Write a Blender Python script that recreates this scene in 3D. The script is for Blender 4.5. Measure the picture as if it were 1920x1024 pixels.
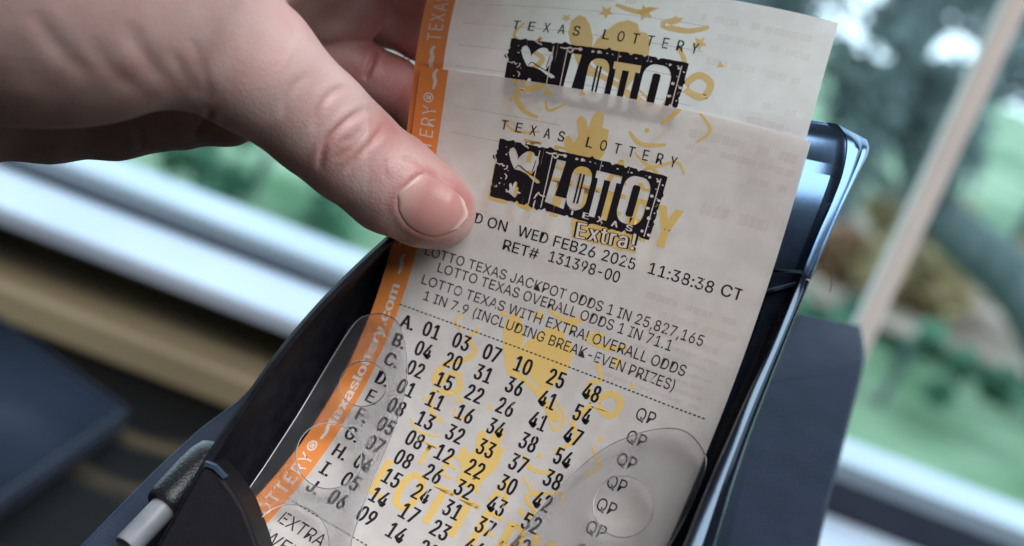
import bpy, bmesh, math, random
import numpy as np
from mathutils import Vector, Matrix, noise as mnoise

for o in list(bpy.data.objects):
    bpy.data.objects.remove(o)
SC = bpy.context.scene
COL = SC.collection
RNG = random.Random(7)

# ------------------------------------------------------------------ camera
FPX = 2667.0
PITCH, ROLL = math.radians(15), math.radians(21)
FW = np.array([0, math.cos(PITCH), -math.sin(PITCH)])
r0 = np.array([1.0, 0, 0])
u0 = np.array([0, math.sin(PITCH), math.cos(PITCH)])
RT = math.cos(ROLL) * r0 + math.sin(ROLL) * u0
UP = -math.sin(ROLL) * r0 + math.cos(ROLL) * u0
CAM = np.array([0.0, -0.30, 1.05])          # camera above a 0.77 m high desk
cd = bpy.data.cameras.new('camera')
cd.sensor_width = 36
cd.lens = 50.0
cd.clip_start = 0.02
cd.clip_end = 200
cd.dof.use_dof = True
cd.dof.focus_distance = 0.292
cd.dof.aperture_fstop = 9.5
cd.dof.aperture_blades = 9
cam = bpy.data.objects.new('camera', cd)
COL.objects.link(cam)
cam.matrix_world = Matrix((
    (RT[0], UP[0], -FW[0], CAM[0]),
    (RT[1], UP[1], -FW[1], CAM[1]),
    (RT[2], UP[2], -FW[2], CAM[2]),
    (0, 0, 0, 1)))
SC.camera = cam

# ------------------------------------------------------------------ light
SC.view_settings.view_transform = 'Standard'
SC.view_settings.look = 'None'
SC.view_settings.exposure = 0.0
SC.cycles.use_denoising = True
SC.cycles.max_bounces = 10
SC.cycles.transparent_max_bounces = 16
world = bpy.data.worlds.new('World')
SC.world = world
world.use_nodes = True
bg = world.node_tree.nodes['Background']
bg.inputs['Color'].default_value = (0.66, 0.83, 1.0, 1)
bg.inputs['Strength'].default_value = 3.1


def area(name, loc, target, size, power, color):
    ld = bpy.data.lights.new(name, 'AREA')
    ld.shape = 'RECTANGLE'
    ld.size, ld.size_y = size
    ld.energy = power
    ld.color = color
    o = bpy.data.objects.new(name, ld)
    COL.objects.link(o)
    o.location = loc
    d = Vector(target) - Vector(loc)
    o.rotation_euler = d.to_track_quat('-Z', 'Y').to_euler()
    return o


# ------------------------------------------------------------------ mapping (all camera-space lengths in mm)
def cam2w(P):
    P = np.asarray(P, float)
    return CAM + (P[..., 0:1] * RT - P[..., 1:2] * UP + P[..., 2:3] * FW) * 0.001


def pix(px, py, d):
    """point d mm in front of the lens, seen at px,py of a 1920x1024 frame -> camera space mm"""
    px, py, d = np.broadcast_arrays(np.asarray(px, float), np.asarray(py, float), np.asarray(d, float))
    return np.stack([(px - 960) / FPX * d, (py - 512) / FPX * d, d], -1)


def W(px, py, d):
    return Vector(cam2w(pix(px, py, d)))


def ray(px, py):
    v = (px - 960) / FPX * RT - (py - 512) / FPX * UP + FW
    return v


def hit_y(px, py, Y):
    v = ray(px, py)
    return CAM + v * ((Y - CAM[1]) / v[1])


def hit_z(px, py, Z):
    v = ray(px, py)
    return CAM + v * ((Z - CAM[2]) / v[2])


SUBJ = tuple(cam2w(np.array([0, 0, 290.0])))
area('overhead_key_lamp', (0.45, -0.62, 2.15), SUBJ, (1.3, 1.0), 35.0, (0.95, 0.955, 1.0))  # unseen area lamp added as key light from above

# paper surface fitted to the tickets: (u, v) mm on paper -> camera space mm
CO = np.array([[11.1919, -15.0694, -5.6102, -0.3971, 0.7263, 44.7585, -4.0754, 1.0187, 1.2433, -2.5077, 0.0286, 1.7346, -0.4207, 0.1739, 0.0859], [5.9108, 46.9003, -0.7573, -1.7847, 0.2763, 14.9083, 3.4439, -1.2813, 2.1139, 0.0698, -2.7221, 1.3347, -0.4067, -0.7929, -0.4575], [297.534, 3.3241, -12.8653, 0.4183, 0.9215, -16.0358, -11.8094, 7.6302, 2.2499, -7.1114, 1.9203, 2.2634, -0.7886, 0.2263, 0.5625]])
DEG = 4
TERMS = [(i, j) for i in range(DEG + 1) for j in range(DEG + 1 - i)]


def surf(u, v, h=0.0):
    """point on the bent paper, h mm out of it towards the viewer"""
    u = np.asarray(u, float)
    v = np.asarray(v, float)
    a = (u - 40) / 50
    b = (v - 45) / 50
    B = np.stack([a**i * b**j for i, j in TERMS], -1)
    Bu = np.stack([(i * a**(i - 1) if i else 0 * a) * b**j for i, j in TERMS], -1) / 50
    Bv = np.stack([a**i * (j * b**(j - 1) if j else 0 * b) for i, j in TERMS], -1) / 50
    P = B @ CO.T
    N = np.cross(Bu @ CO.T, Bv @ CO.T)
    N /= np.linalg.norm(N, axis=-1, keepdims=True)     # +Z is away from the lens
    return P - N * (np.asarray(h, float)[..., None] if np.ndim(h) else h)


def inv(px, py):
    """(u, v) of the paper under the pixel"""
    px = np.asarray(px, float)
    py = np.asarray(py, float)
    u = np.full(px.shape, 40.0)
    v = np.full(px.shape, 45.0)

    def pr(u, v):
        P = surf(u, v)
        return P[..., 0] / P[..., 2] * FPX + 960, P[..., 1] / P[..., 2] * FPX + 512
    for _ in range(12):
        x, y = pr(u, v)
        xu, yu = pr(u + .01, v)
        xv, yv = pr(u, v + .01)
        a, b, c, d = (xu - x) * 100, (xv - x) * 100, (yu - y) * 100, (yv - y) * 100
        det = a * d - b * c
        ex, ey = px - x, py - y
        u = np.clip(u + (d * ex - b * ey) / det, -40, 120)
        v = np.clip(v + (-c * ex + a * ey) / det, -60, 150)
    return u, v


def inv1(px, py):
    u, v = inv(np.array([px]), np.array([py]))
    return float(u[0]), float(v[0])


# ------------------------------------------------------------------ materials
def new_mat(name):
    m = bpy.data.materials.new(name)
    m.use_nodes = True
    return m, m.node_tree.nodes, m.node_tree.links, m.node_tree.nodes['Principled BSDF']


def srgb(r, g, b):
    f = lambda c: (c / 255 / 12.92) if c / 255 <= 0.04045 else ((c / 255 + 0.055) / 1.055) ** 2.4
    return (f(r), f(g), f(b), 1)


def noise_mat(name, c1, c2, scale=50, rough=0.5, bump=0.0, bscale=400, bdist=0.0002, spec=0.5, stretch=(1, 1, 1), detail=4,
              lo=.35, hi=.65, coat=0.0, tint=None, ior=1.5):
    m, n, l, p = new_mat(name)
    tc = n.new('ShaderNodeTexCoord')
    mp = n.new('ShaderNodeMapping')
    mp.inputs['Scale'].default_value = stretch
    l.new(tc.outputs['Object'], mp.inputs[0])
    t = n.new('ShaderNodeTexNoise')
    t.inputs['Scale'].default_value = scale
    t.inputs['Detail'].default_value = detail
    l.new(mp.outputs[0], t.inputs['Vector'])
    r = n.new('ShaderNodeValToRGB')
    r.color_ramp.elements[0].position = lo
    r.color_ramp.elements[0].color = c1
    r.color_ramp.elements[1].position = hi
    r.color_ramp.elements[1].color = c2
    l.new(t.outputs[0], r.inputs[0])
    l.new(r.outputs[0], p.inputs['Base Color'])
    p.inputs['Roughness'].default_value = rough
    p.inputs['Specular IOR Level'].default_value = spec
    p.inputs['Coat Weight'].default_value = coat
    p.inputs['IOR'].default_value = ior
    if tint:
        p.inputs['Specular Tint'].default_value = tint
    if bump:
        t2 = n.new('ShaderNodeTexNoise')
        t2.inputs['Scale'].default_value = bscale
        t2.inputs['Detail'].default_value = 3
        l.new(tc.outputs['Object'], t2.inputs['Vector'])
        b = n.new('ShaderNodeBump')
        b.inputs['Strength'].default_value = bump
        b.inputs['Distance'].default_value = bdist
        l.new(t2.outputs[0], b.inputs['Height'])
        l.new(b.outputs[0], p.inputs['Normal'])
    return m


def paper_mat():
    m, n, l, p = new_mat('ticket_paper')
    tc = n.new('ShaderNodeUVMap')
    t = n.new('ShaderNodeTexNoise')
    t.inputs['Scale'].default_value = 0.22
    t.inputs['Detail'].default_value = 5
    l.new(tc.outputs[0], t.inputs['Vector'])
    r = n.new('ShaderNodeValToRGB')
    r.color_ramp.elements[0].position = .38
    r.color_ramp.elements[0].color = (.83, .775, .72, 1)
    r.color_ramp.elements[1].position = .62
    r.color_ramp.elements[1].color = (.90, .865, .81, 1)
    l.new(t.outputs[0], r.inputs[0])
    l.new(r.outputs[0], p.inputs['Base Color'])
    p.inputs['Roughness'].default_value = .55
    p.inputs['Specular IOR Level'].default_value = .3
    t2 = n.new('ShaderNodeTexNoise')
    t2.inputs['Scale'].default_value = 6
    t2.inputs['Detail'].default_value = 6
    l.new(tc.outputs[0], t2.inputs['Vector'])
    b = n.new('ShaderNodeBump')
    b.inputs['Strength'].default_value = .25
    b.inputs['Distance'].default_value = .00005
    l.new(t2.outputs[0], b.inputs['Height'])
    l.new(b.outputs[0], p.inputs['Normal'])
    tr = n.new('ShaderNodeBsdfTranslucent')
    tr.inputs[0].default_value = (.80, .72, .66, 1)
    mx = n.new('ShaderNodeMixShader')
    mx.inputs[0].default_value = .30
    l.new(p.outputs[0], mx.inputs[1])
    l.new(tr.outputs[0], mx.inputs[2])
    tp = n.new('ShaderNodeBsdfTransparent')
    mx2 = n.new('ShaderNodeMixShader')
    mx2.inputs[0].default_value = .07
    l.new(mx.outputs[0], mx2.inputs[1])
    l.new(tp.outputs[0], mx2.inputs[2])
    l.new(mx2.outputs[0], n['Material Output'].inputs[0])
    return m


def ink_mat(name, col, drop=0.0, alpha=1.0, su=1.7, rough=.5, var=0.0):
    """printing ink; drop = share of thin streaks along the paper feed where the print head missed"""
    m, n, l, p = new_mat(name)
    p.inputs['Base Color'].default_value = col
    p.inputs['Roughness'].default_value = rough
    p.inputs['Specular IOR Level'].default_value = .3
    tp = n.new('ShaderNodeBsdfTransparent')
    mx = n.new('ShaderNodeMixShader')
    uv = n.new('ShaderNodeUVMap')
    last = None
    if drop:
        mp = n.new('ShaderNodeMapping')
        mp.inputs['Scale'].default_value = (su, .05, 1)
        l.new(uv.outputs[0], mp.inputs[0])
        t = n.new('ShaderNodeTexNoise')
        t.inputs['Scale'].default_value = 1.0
        t.inputs['Detail'].default_value = 3
        l.new(mp.outputs[0], t.inputs['Vector'])
        r = n.new('ShaderNodeMapRange')
        r.inputs['From Min'].default_value = .5 - (.5 - drop) * .5
        r.inputs['From Max'].default_value = .5 - (.5 - drop) * .5 + .03
        l.new(t.outputs[0], r.inputs['Value'])
        last = r.outputs[0]
    mul = n.new('ShaderNodeMath')
    mul.operation = 'MULTIPLY'
    mul.inputs[1].default_value = alpha
    if last is not None:
        l.new(last, mul.inputs[0])
    else:
        mul.inputs[0].default_value = 1
    l.new(mul.outputs[0], mx.inputs[0])
    l.new(tp.outputs[0], mx.inputs[1])
    l.new(p.outputs[0], mx.inputs[2])
    l.new(mx.outputs[0], n['Material Output'].inputs[0])
    return m


M = {}
M['paper'] = paper_mat()
M['black'] = ink_mat('thermal_ink', (.012, .010, .014, 1), drop=.17)
M['black_thin'] = ink_mat('thermal_ink_fine', (.025, .022, .028, 1), drop=.12, alpha=.93)
M['black_box'] = ink_mat('thermal_ink_logo', (.014, .011, .016, 1), drop=.10, su=3)
M['yellow'] = ink_mat('yellow_print', (.88, .61, .19, 1), alpha=.78)
M['orange'] = ink_mat('orange_print', (.80, .27, .065, 1), alpha=.97)
M['white'] = ink_mat('pale_print', (.76, .68, .62, 1))
M['ghost'] = ink_mat('show_through_print', (.62, .34, .26, 1), alpha=.085)
M['grey_rule'] = ink_mat('pale_rule', (.35, .33, .36, 1), alpha=.30)


# ------------------------------------------------------------------ object helpers
def tag(o, label=None, cat=None, group=None, kind=None):
    if label:
        o['label'] = label
    if cat:
        o['category'] = cat
    if group:
        o['group'] = group
    if kind:
        o['kind'] = kind
    return o


def empty(name, loc, label, cat, group=None):
    o = bpy.data.objects.new(name, None)
    o.empty_display_size = .01
    COL.objects.link(o)
    o.location = loc
    return tag(o, label, cat, group)


def link(name, me, mat, parent=None, smooth=True):
    o = bpy.data.objects.new(name, me)
    COL.objects.link(o)
    if mat:
        me.materials.append(mat)
    if smooth:
        for p in me.polygons:
            p.use_smooth = True
    if parent is not None:
        o.parent = parent
        o.matrix_parent_inverse = Matrix.Translation(-Vector(parent.location))
    return o


def mesh_from(name, V, F, mat, parent=None, smooth=True, uv=None):
    me = bpy.data.meshes.new(name)
    me.from_pydata([tuple(v) for v in V], [], [tuple(f) for f in F])
    if uv is not None:
        lay = me.uv_layers.new(name='UVMap')
        idx = np.empty(len(me.loops), dtype=np.int32)
        me.loops.foreach_get('vertex_index', idx)
        lay.data.foreach_set('uv', np.asarray(uv, dtype=np.float32)[idx].ravel())
    me.validate()
    return link(name, me, mat, parent, smooth)


def sharp(o, deg=35):
    o.data.set_sharp_from_angle(angle=math.radians(deg))
    return o


def bevel(o, w, seg=3):
    b = o.modifiers.new('bevel', 'BEVEL')
    b.width = w
    b.segments = seg
    b.limit_method = 'ANGLE'
    b.angle_limit = math.radians(35)
    b.harden_normals = True
    return o


def catmull(P, n, closed=False):
    P = np.asarray(P, float)
    k = len(P)
    out = []
    segs = k if closed else k - 1
    for t in np.linspace(0, segs, n, endpoint=not closed):
        i = min(int(t), segs - 1)
        f = t - i
        g = (lambda q: P[q % k]) if closed else (lambda q: P[min(max(q, 0), k - 1)])
        a, b, c, d = g(i - 1), g(i), g(i + 1), g(i + 2)
        out.append(.5 * ((2 * b) + (-a + c) * f + (2 * a - 5 * b + 4 * c - d) * f * f + (-a + 3 * b - 3 * c + d) * f**3))
    return np.array(out)


def loft(name, curves, mat, parent=None, n=70, closed=True, caps=True, deg=35):
    """curves: lists of (px, py, depth mm); neighbours are bridged; closed joins last to first"""
    C = [cam2w(pix(*(c if len(c) == n else catmull(c, n)).T)) for c in curves]
    m = len(C)
    V = np.concatenate(C)
    F = []
    for a in range(m if closed else m - 1):
        b = (a + 1) % m
        for i in range(n - 1):
            F.append((a * n + i, a * n + i + 1, b * n + i + 1, b * n + i))
    if caps and closed:
        F.append([a * n for a in range(m)])
        F.append([a * n + n - 1 for a in range(m)][::-1])
    o = mesh_from(name, V, F, mat, parent)
    bm = bmesh.new()
    bm.from_mesh(o.data)
    bmesh.ops.recalc_face_normals(bm, faces=bm.faces)
    bm.to_mesh(o.data)
    bm.free()
    return sharp(o, deg)


def box(name, lo, hi, mat, parent=None, bev=0.0):
    (x0, y0, z0), (x1, y1, z1) = lo, hi
    V = [(x0, y0, z0), (x1, y0, z0), (x1, y1, z0), (x0, y1, z0), (x0, y0, z1), (x1, y0, z1), (x1, y1, z1), (x0, y1, z1)]
    F = [(0, 3, 2, 1), (4, 5, 6, 7), (0, 1, 5, 4), (1, 2, 6, 5), (2, 3, 7, 6), (3, 0, 4, 7)]
    o = mesh_from(name, V, F, mat, parent, smooth=bool(bev))
    if bev:
        bevel(o, bev)
    return o


def prism(name, px_poly, d_front, d_back, mat, parent=None, bev=0.0, shrink=0.0):
    """solid whose front outline is (px, py, depth) and back outline the same rays' points pushed straight away"""
    A = pix(*np.array(px_poly, float).T[:2], np.array([p[2] for p in px_poly]) if len(px_poly[0]) > 2 else d_front)
    B = A.copy()
    B[:, 2] += d_back
    n = len(A)
    V = cam2w(np.concatenate([A, B]))
    F = [list(range(n)), list(range(n, 2 * n))[::-1]] + [(i, i + n, (i + 1) % n + n, (i + 1) % n) for i in range(n)]
    o = mesh_from(name, V, F, mat, parent, smooth=bool(bev))
    bm = bmesh.new()
    bm.from_mesh(o.data)
    bmesh.ops.recalc_face_normals(bm, faces=bm.faces)
    bm.to_mesh(o.data)
    bm.free()
    if bev:
        bevel(o, bev)
        sharp(o, 35)
    return o


def tube(name, pts, rad, mat, parent=None, seg=24, cap=True):
    """pts world vectors, rad list (m)"""
    pts = [Vector(p) for p in pts]
    V, F = [], []
    n = len(pts)
    ref = None
    for i, p in enumerate(pts):
        t = (pts[min(i + 1, n - 1)] - pts[max(i - 1, 0)])
        if t.length < 1e-9:
            t = Vector((0, 0, 1))
        t.normalize()
        if ref is None:
            ref = t.orthogonal().normalized()
        ref = (ref - t * ref.dot(t)).normalized()
        b = t.cross(ref)
        for k in range(seg):
            a = 2 * math.pi * k / seg
            V.append(p + (ref * math.cos(a) + b * math.sin(a)) * rad[i])
    for i in range(n - 1):
        for k in range(seg):
            F.append((i * seg + k, i * seg + (k + 1) % seg, (i + 1) * seg + (k + 1) % seg, (i + 1) * seg + k))
    if cap:
        F.append(list(range(seg))[::-1])
        F.append([(n - 1) * seg + k for k in range(seg)])
    o = mesh_from(name, V, F, mat, parent)
    return sharp(o, 40)


# ------------------------------------------------------------------ flat print: 2D shapes -> bent paper
def curve_mesh(polys, res=1):
    """fill closed 2D outlines (even-odd holes) -> verts Nx2, faces"""
    cu = bpy.data.curves.new('tmp', 'CURVE')
    cu.dimensions = '2D'
    cu.fill_mode = 'BOTH'
    for poly in polys:
        s = cu.splines.new('POLY')
        s.points.add(len(poly) - 1)
        for i, q in enumerate(poly):
            s.points[i].co = (q[0], q[1], 0, 1)
        s.use_cyclic_u = True
    o = bpy.data.objects.new('tmp', cu)
    return _eval(o, cu)


FONT = None
try:        # the sans serif that ships with Blender; without it the built-in one is used
    import os
    _fp = os.path.join(bpy.utils.resource_path('LOCAL'), 'datafiles', 'fonts', 'Inter.woff2')
    if os.path.exists(_fp):
        FONT = bpy.data.fonts.load(_fp)
except Exception:
    FONT = None


def text_shape(s, size=1.0, offset=0.0, spacing=1.0, shear=0.0):
    cu = bpy.data.curves.new('tmp', 'FONT')
    cu.body = s
    if FONT:
        cu.font = FONT
    cu.size = size
    cu.offset = 0 if FONT else offset
    cu.space_character = spacing
    cu.shear = shear
    cu.resolution_u = 4
    cu.fill_mode = 'BOTH'
    o = bpy.data.objects.new('tmp', cu)
    V, F = _eval(o, cu)
    if FONT and offset > 0 and len(V):       # heavier strokes: shifted copies laid one over the other
        n = len(V)
        dirs = [(math.cos(t), math.sin(t)) for t in np.linspace(0, 2 * math.pi, 8, endpoint=False)] if offset >= .06 else [(1, 0), (-1, 0)]
        VV = [np.c_[V, np.zeros(n)]]
        FF = list(F)
        for k, (dx, dy) in enumerate(dirs):
            VV.append(np.c_[V + np.array([dx, dy * .3]) * offset, np.full(n, .0009 * (k + 1))])
            FF += [tuple(i + n * (k + 1) for i in f) for f in F]
        return np.concatenate(VV), FF
    return V, F


def _eval(o, cu):
    COL.objects.link(o)
    dg = bpy.context.evaluated_depsgraph_get()
    me = o.evaluated_get(dg).to_mesh()
    V = np.array([v.co[:2] for v in me.vertices]).reshape(-1, 2)
    F = [tuple(p.vertices) for p in me.polygons]
    o.evaluated_get(dg).to_mesh_clear()
    bpy.data.objects.remove(o)
    bpy.data.curves.remove(cu)
    return V, F


class Sheet:
    """a ticket: maps its own print coordinates onto the bent paper"""
    def __init__(s, root, du, dv, h, vmin, vmax):
        s.root, s.du, s.dv, s.h, s.vmin, s.vmax = root, du, dv, h, vmin, vmax

    def put(s, name, V, F, mat, lift, cell=2.0, label=None):
        if len(V) == 0:
            return None
        bm = bmesh.new()
        vs = [bm.verts.new((p_[0], p_[1], p_[2] if len(p_) > 2 else 0)) for p_ in V]
        for f in F:
            try:
                bm.faces.new([vs[i] for i in f])
            except ValueError:
                pass
        for ax in (0, 1):
            lo, hi = V[:, ax].min(), V[:, ax].max()
            g = math.ceil(lo / cell) * cell
            while g < hi:
                no = (1, 0, 0) if ax == 0 else (0, 1, 0)
                co = (g, 0, 0) if ax == 0 else (0, g, 0)
                bmesh.ops.bisect_plane(bm, geom=bm.verts[:] + bm.edges[:] + bm.faces[:], plane_co=co, plane_no=no, dist=1e-5)
                g += cell
        for lim, no in ((s.vmin, (0, -1, 0)), (s.vmax, (0, 1, 0))):
            bmesh.ops.bisect_plane(bm, geom=bm.verts[:] + bm.edges[:] + bm.faces[:], plane_co=(0, lim, 0), plane_no=no,
                                   clear_outer=True, dist=1e-5)
        for lim, no in ((0, (-1, 0, 0)), (80, (1, 0, 0))):
            bmesh.ops.bisect_plane(bm, geom=bm.verts[:] + bm.edges[:] + bm.faces[:], plane_co=(lim, 0, 0), plane_no=no,
                                   clear_outer=True, dist=1e-5)
        if not bm.faces:
            bm.free()
            return None
        uv = np.array([v.co[:2] for v in bm.verts])
        P = cam2w(surf(uv[:, 0] + s.du, uv[:, 1] + s.dv, s.h + lift + np.array([v.co[2] for v in bm.verts])))
        for v, p in zip(bm.verts, P):
            v.co = p
        bmesh.ops.recalc_face_normals(bm, faces=bm.faces)
        me = bpy.data.meshes.new(name)
        bm.verts.index_update()
        bm.to_mesh(me)
        bm.free()
        lay = me.uv_layers.new(name='UVMap')
        idx = np.empty(len(me.loops), dtype=np.int32)
        me.loops.foreach_get('vertex_index', idx)
        lay.data.foreach_set('uv', uv[idx].astype(np.float32).ravel())
        o = link(name, me, mat, s.root, smooth=True)
        if label:
            o['label'] = label
        return o

    def poly(s, name, polys, mat, lift, label=None):
        V, F = curve_mesh(polys)
        return s.put(name, V, F, mat, lift, label=label)

    def text(s, name, txt, mat, lift, a, b, cap, bold=0.0, spacing=1.0, shear=0.0, label=None, fit=True):
        """text whose baseline-left is a=(u,v), baseline-right b=(u,v); cap height in mm; width is fitted"""
        V, F = text_shape(txt, 1.0, bold, spacing, shear)
        if not len(V):
            return None
        w0, w1 = V[:, 0].min(), V[:, 0].max()
        H = FONT_CAP
        a = np.array(a, float)
        b = np.array(b, float)
        L = np.linalg.norm(b - a)
        ex = (b - a) / L
        ey = np.array([ex[1], -ex[0]])           # up of the letters = -v side
        X = (V[:, 0] - w0) / (w1 - w0) * L if fit is True else (V[:, 0] - w0) * cap / H * fit
        Y = V[:, 1] / H * cap
        Q = a + X[:, None] * ex + Y[:, None] * ey
        if V.shape[1] > 2:
            Q = np.c_[Q, V[:, 2]]
        return s.put(name, Q, F, mat, lift, label=label)


_v, _f = text_shape('H')
FONT_CAP = float(_v[:, 1].max())


def warp(pts):
    """photo pixels -> (u, v) of the front ticket"""
    p = np.array(pts, float)
    u, v = inv(p[:, 0], p[:, 1])
    return np.stack([u, v], -1)


def crop3(pts):
    return warp([(700 + x / 4, 200 + y / 4) for x, y in pts])


def paper_sheet(name, sh, u1=80, nu=81, nv=150):
    us = np.linspace(0, u1, nu)
    vs = np.linspace(sh.vmin, sh.vmax, nv)
    U, Vv = np.meshgrid(us, vs)
    P = cam2w(surf(U.ravel() + sh.du, Vv.ravel() + sh.dv, sh.h))
    F = [(j * nu + i, j * nu + i + 1, (j + 1) * nu + i + 1, (j + 1) * nu + i) for j in range(nv - 1) for i in range(nu - 1)]
    return mesh_from(name, P, F, M['paper'], sh.root, uv=np.stack([U.ravel(), Vv.ravel()], -1))


V_END = 126
fr = empty('lottery_ticket', W(1000, 600, 296), 'front paper lottery ticket with ten rows of numbers, lying over the other ticket', 'ticket',
           'lottery tickets')
rr = empty('lottery_ticket', W(1200, 60, 274), 'rear paper lottery ticket whose upper end sticks out above the front ticket', 'ticket',
           'lottery tickets')
FRONT = Sheet(fr, 0, 0, 0, 0, V_END)
REAR = Sheet(rr, -1.14, -23.25, -0.55, 0, 70)
paper_sheet('paper', FRONT)
paper_sheet('paper', REAR, nv=90)

# --- the pieces of the printed artwork, in front ticket (u, v) mm
HAT = crop3([(1045, 305), (1025, 318), (1018, 350), (1028, 395), (1045, 440), (1058, 468), (1100, 478), (1150, 505), (1190, 545), (1225, 575),
             (1250, 572), (1245, 556), (1215, 532), (1180, 512), (1198, 492), (1222, 462), (1240, 428), (1243, 395), (1232, 372), (1212, 366),
             (1206, 345), (1180, 333), (1150, 337), (1120, 356), (1096, 378), (1084, 398), (1086, 372), (1076, 335), (1062, 312)])
HAND = crop3([(1000, 702), (1006, 668), (992, 650), (988, 622), (1000, 616), (1012, 634), (1022, 618), (1018, 585), (1026, 570), (1040, 578),
              (1044, 602), (1054, 572), (1066, 560), (1080, 568), (1076, 600), (1090, 606), (1086, 632), (1080, 660), (1062, 684), (1050, 712)])
TL, TR = np.array(inv1(937, 261)), np.array(inv1(1252, 332))
BL, BR = np.array(inv1(917, 367)), np.array(inv1(1217, 450))


def q(a, b):
    return TL * (1 - a) * (1 - b) + TR * a * (1 - b) + BL * (1 - a) * b + BR * a * b


def rrect(a0, b0, a1, b1, ra, rb, n=5):
    out = []
    for cx, cy, s in ((a1 - ra, b0 + rb, -90), (a1 - ra, b1 - rb, 0), (a0 + ra, b1 - rb, 90), (a0 + ra, b0 + rb, 180)):
        for k in range(n + 1):
            t = math.radians(s + 90 * k / n)
            out.append((cx + ra * math.cos(t), cy + rb * math.sin(t)))
    return out


def logo(sh, rnd):
    def Q(pts):
        return [q(a, b) for a, b in pts]
    edge = []
    for k in range(64):
        edge.append((k / 64, rnd.choice([-.012, -.012, -.008, rnd.uniform(-.05, .03)])))
    for k in range(24):
        edge.append((1 + rnd.choice([0, 0, rnd.uniform(-.008, .009)]), k / 24))
    for k in range(64):
        edge.append((1 - k / 64, 1 + rnd.choice([0, 0, .006, rnd.uniform(-.045, .035)])))
    for k in range(24):
        edge.append((rnd.choice([0, 0, rnd.uniform(-.010, .008)]), 1 - k / 24))
    polys = [Q(edge)]
    lines = []
    polys.append(Q([(.350, .13), (.405, .13), (.385, .72), (.455, .72), (.455, .90), (.335, .86)]))         # L
    polys.append(Q(rrect(.455, .15, .575, .86, .05, .18)))
    # TT with a shared bar
    polys.append(Q([(.592, .16), (.745, .16), (.745, .28), (.722, .28), (.722, .90), (.685, .90), (.685, .28), (.648, .28), (.648, .90),
                    (.610, .90), (.610, .28), (.592, .28)]))
    polys.append(Q(rrect(.765, .10, .925, .86, .06, .2)))
    for a in (.238, .316, .962):
        lines.append(Q([(a, -.0 + .05), (a + .006, .05), (a + .006, .97), (a, .97)]))
    polys.append(list(HAT))
    polys.append(list(HAND[3:-1]))
    specks = []
    for k in range(46):      # torn specks of white
        a, b = rnd.choice([(rnd.uniform(.012, .10), rnd.uniform(.1, .95)), (rnd.uniform(.935, .99), rnd.uniform(.05, .95)),
                           (rnd.uniform(.05, .22), rnd.uniform(.72, .9)) if rnd.random() < .3 else (rnd.uniform(.38, .94), rnd.uniform(.04, .075))])
        r1 = rnd.choice([.003, .004, .006, .011])
        specks.append(Q([(a + r1 * math.cos(t) * rnd.uniform(.6, 1.5), b + 2.4 * r1 * math.sin(t) * rnd.uniform(.6, 1.2)) for t in
                        [i * math.pi / 3 for i in range(6)]]))
    sh.poly('printed_logo', polys, M['black_box'], .05)
    o = sh.poly('printed_specks', specks, M['white'], .066)
    o['kind'] = 'stuff'
    for ln in lines:
        sh.poly('printed_rule', [ln], M['white'], .064)
    # black counters and inner lines
    sh.poly('printed_logo_counter', [Q(rrect(.499, .27, .510, .76, .004, .02)), Q(rrect(.520, .27, .531, .76, .004, .02)),
                                     Q(rrect(.820, .24, .865, .74, .012, .04))], M['black_box'], .05)
    hl = lambda pts, w: _ribbon(crop3(pts), w)
    sh.poly('printed_logo_line', [hl([(1062, 466), (1090, 440), (1130, 470), (1160, 492), (1184, 510)], .22),
                                  hl([(1190, 490), (1205, 450), (1222, 400)], .18),
                                  hl([(900, 360), (905, 380), (915, 392)], .3),
                                  hl([(1115, 243), (1135, 255), (1150, 262), (1140, 276)], .3)], M['black_box'], .065)
    sh.poly('printed_logo_curl', [hl([(915, 415), (945, 430), (965, 428), (975, 445), (990, 432), (1005, 440), (1000, 462), (980, 470)], .32),
                                  hl([(985, 500), (1000, 520), (990, 545)], .3), hl([(1128, 285), (1150, 300), (1165, 290), (1160, 315)], .35),
                                  hl([(1295, 340), (1330, 352), (1370, 350), (1385, 370), (1365, 385), (1350, 368)], .4),
                                  hl([(1375, 352), (1410, 362), (1445, 358)], .3),
                                  hl([(1205, 690), (1225, 660), (1245, 640)], .35), hl([(1240, 650), (1262, 668), (1290, 672)], .3),
                                  hl([(1215, 700), (1205, 730), (1200, 760)], .3)], M['white'], .065)
    a, b = np.array(inv1(946, 243)), np.array(inv1(1262, 314))
    for i, ch in enumerate('TEXAS LOTTERY'):
        if ch == ' ':
            continue
        c0 = a + (b - a) * i / 12 - np.array([.1, 0]) * 8
        c1 = c0 + (b - a) / 12 * .46
        sh.text('printed_letter', ch, M['black_thin'], .05, c0, c1, 2.2, bold=.012, shear=.05)
    for ch, a_ in zip('TEXAS', (.49, .575, .665, .755, .845)):
        sh.text('printed_letter', ch, M['white'], .075, q(a_, .955), q(a_ + .042, .955), 1.25, bold=.03)


def _ribbon(P, w):
    P = np.array(P, float)
    P = catmull(P, len(P) * 5)
    T = np.gradient(P, axis=0)
    T /= np.linalg.norm(T, axis=1, keepdims=True) + 1e-9
    N = np.stack([-T[:, 1], T[:, 0]], -1)
    k = np.linspace(0, 1, len(P))
    ww = (w * (.55 + .45 * np.sin(k * math.pi)))[:, None] * .5
    return list(P + N * ww) + list((P - N * ww)[::-1])


def star(c, r, n=5, rot=0.2):
    return [(c[0] + (r if k % 2 == 0 else r * .45) * math.cos(rot + k * math.pi / n), c[1] + (r if k % 2 == 0 else r * .45) * math.sin(rot + k * math.pi / n))
            for k in range(2 * n)]


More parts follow.
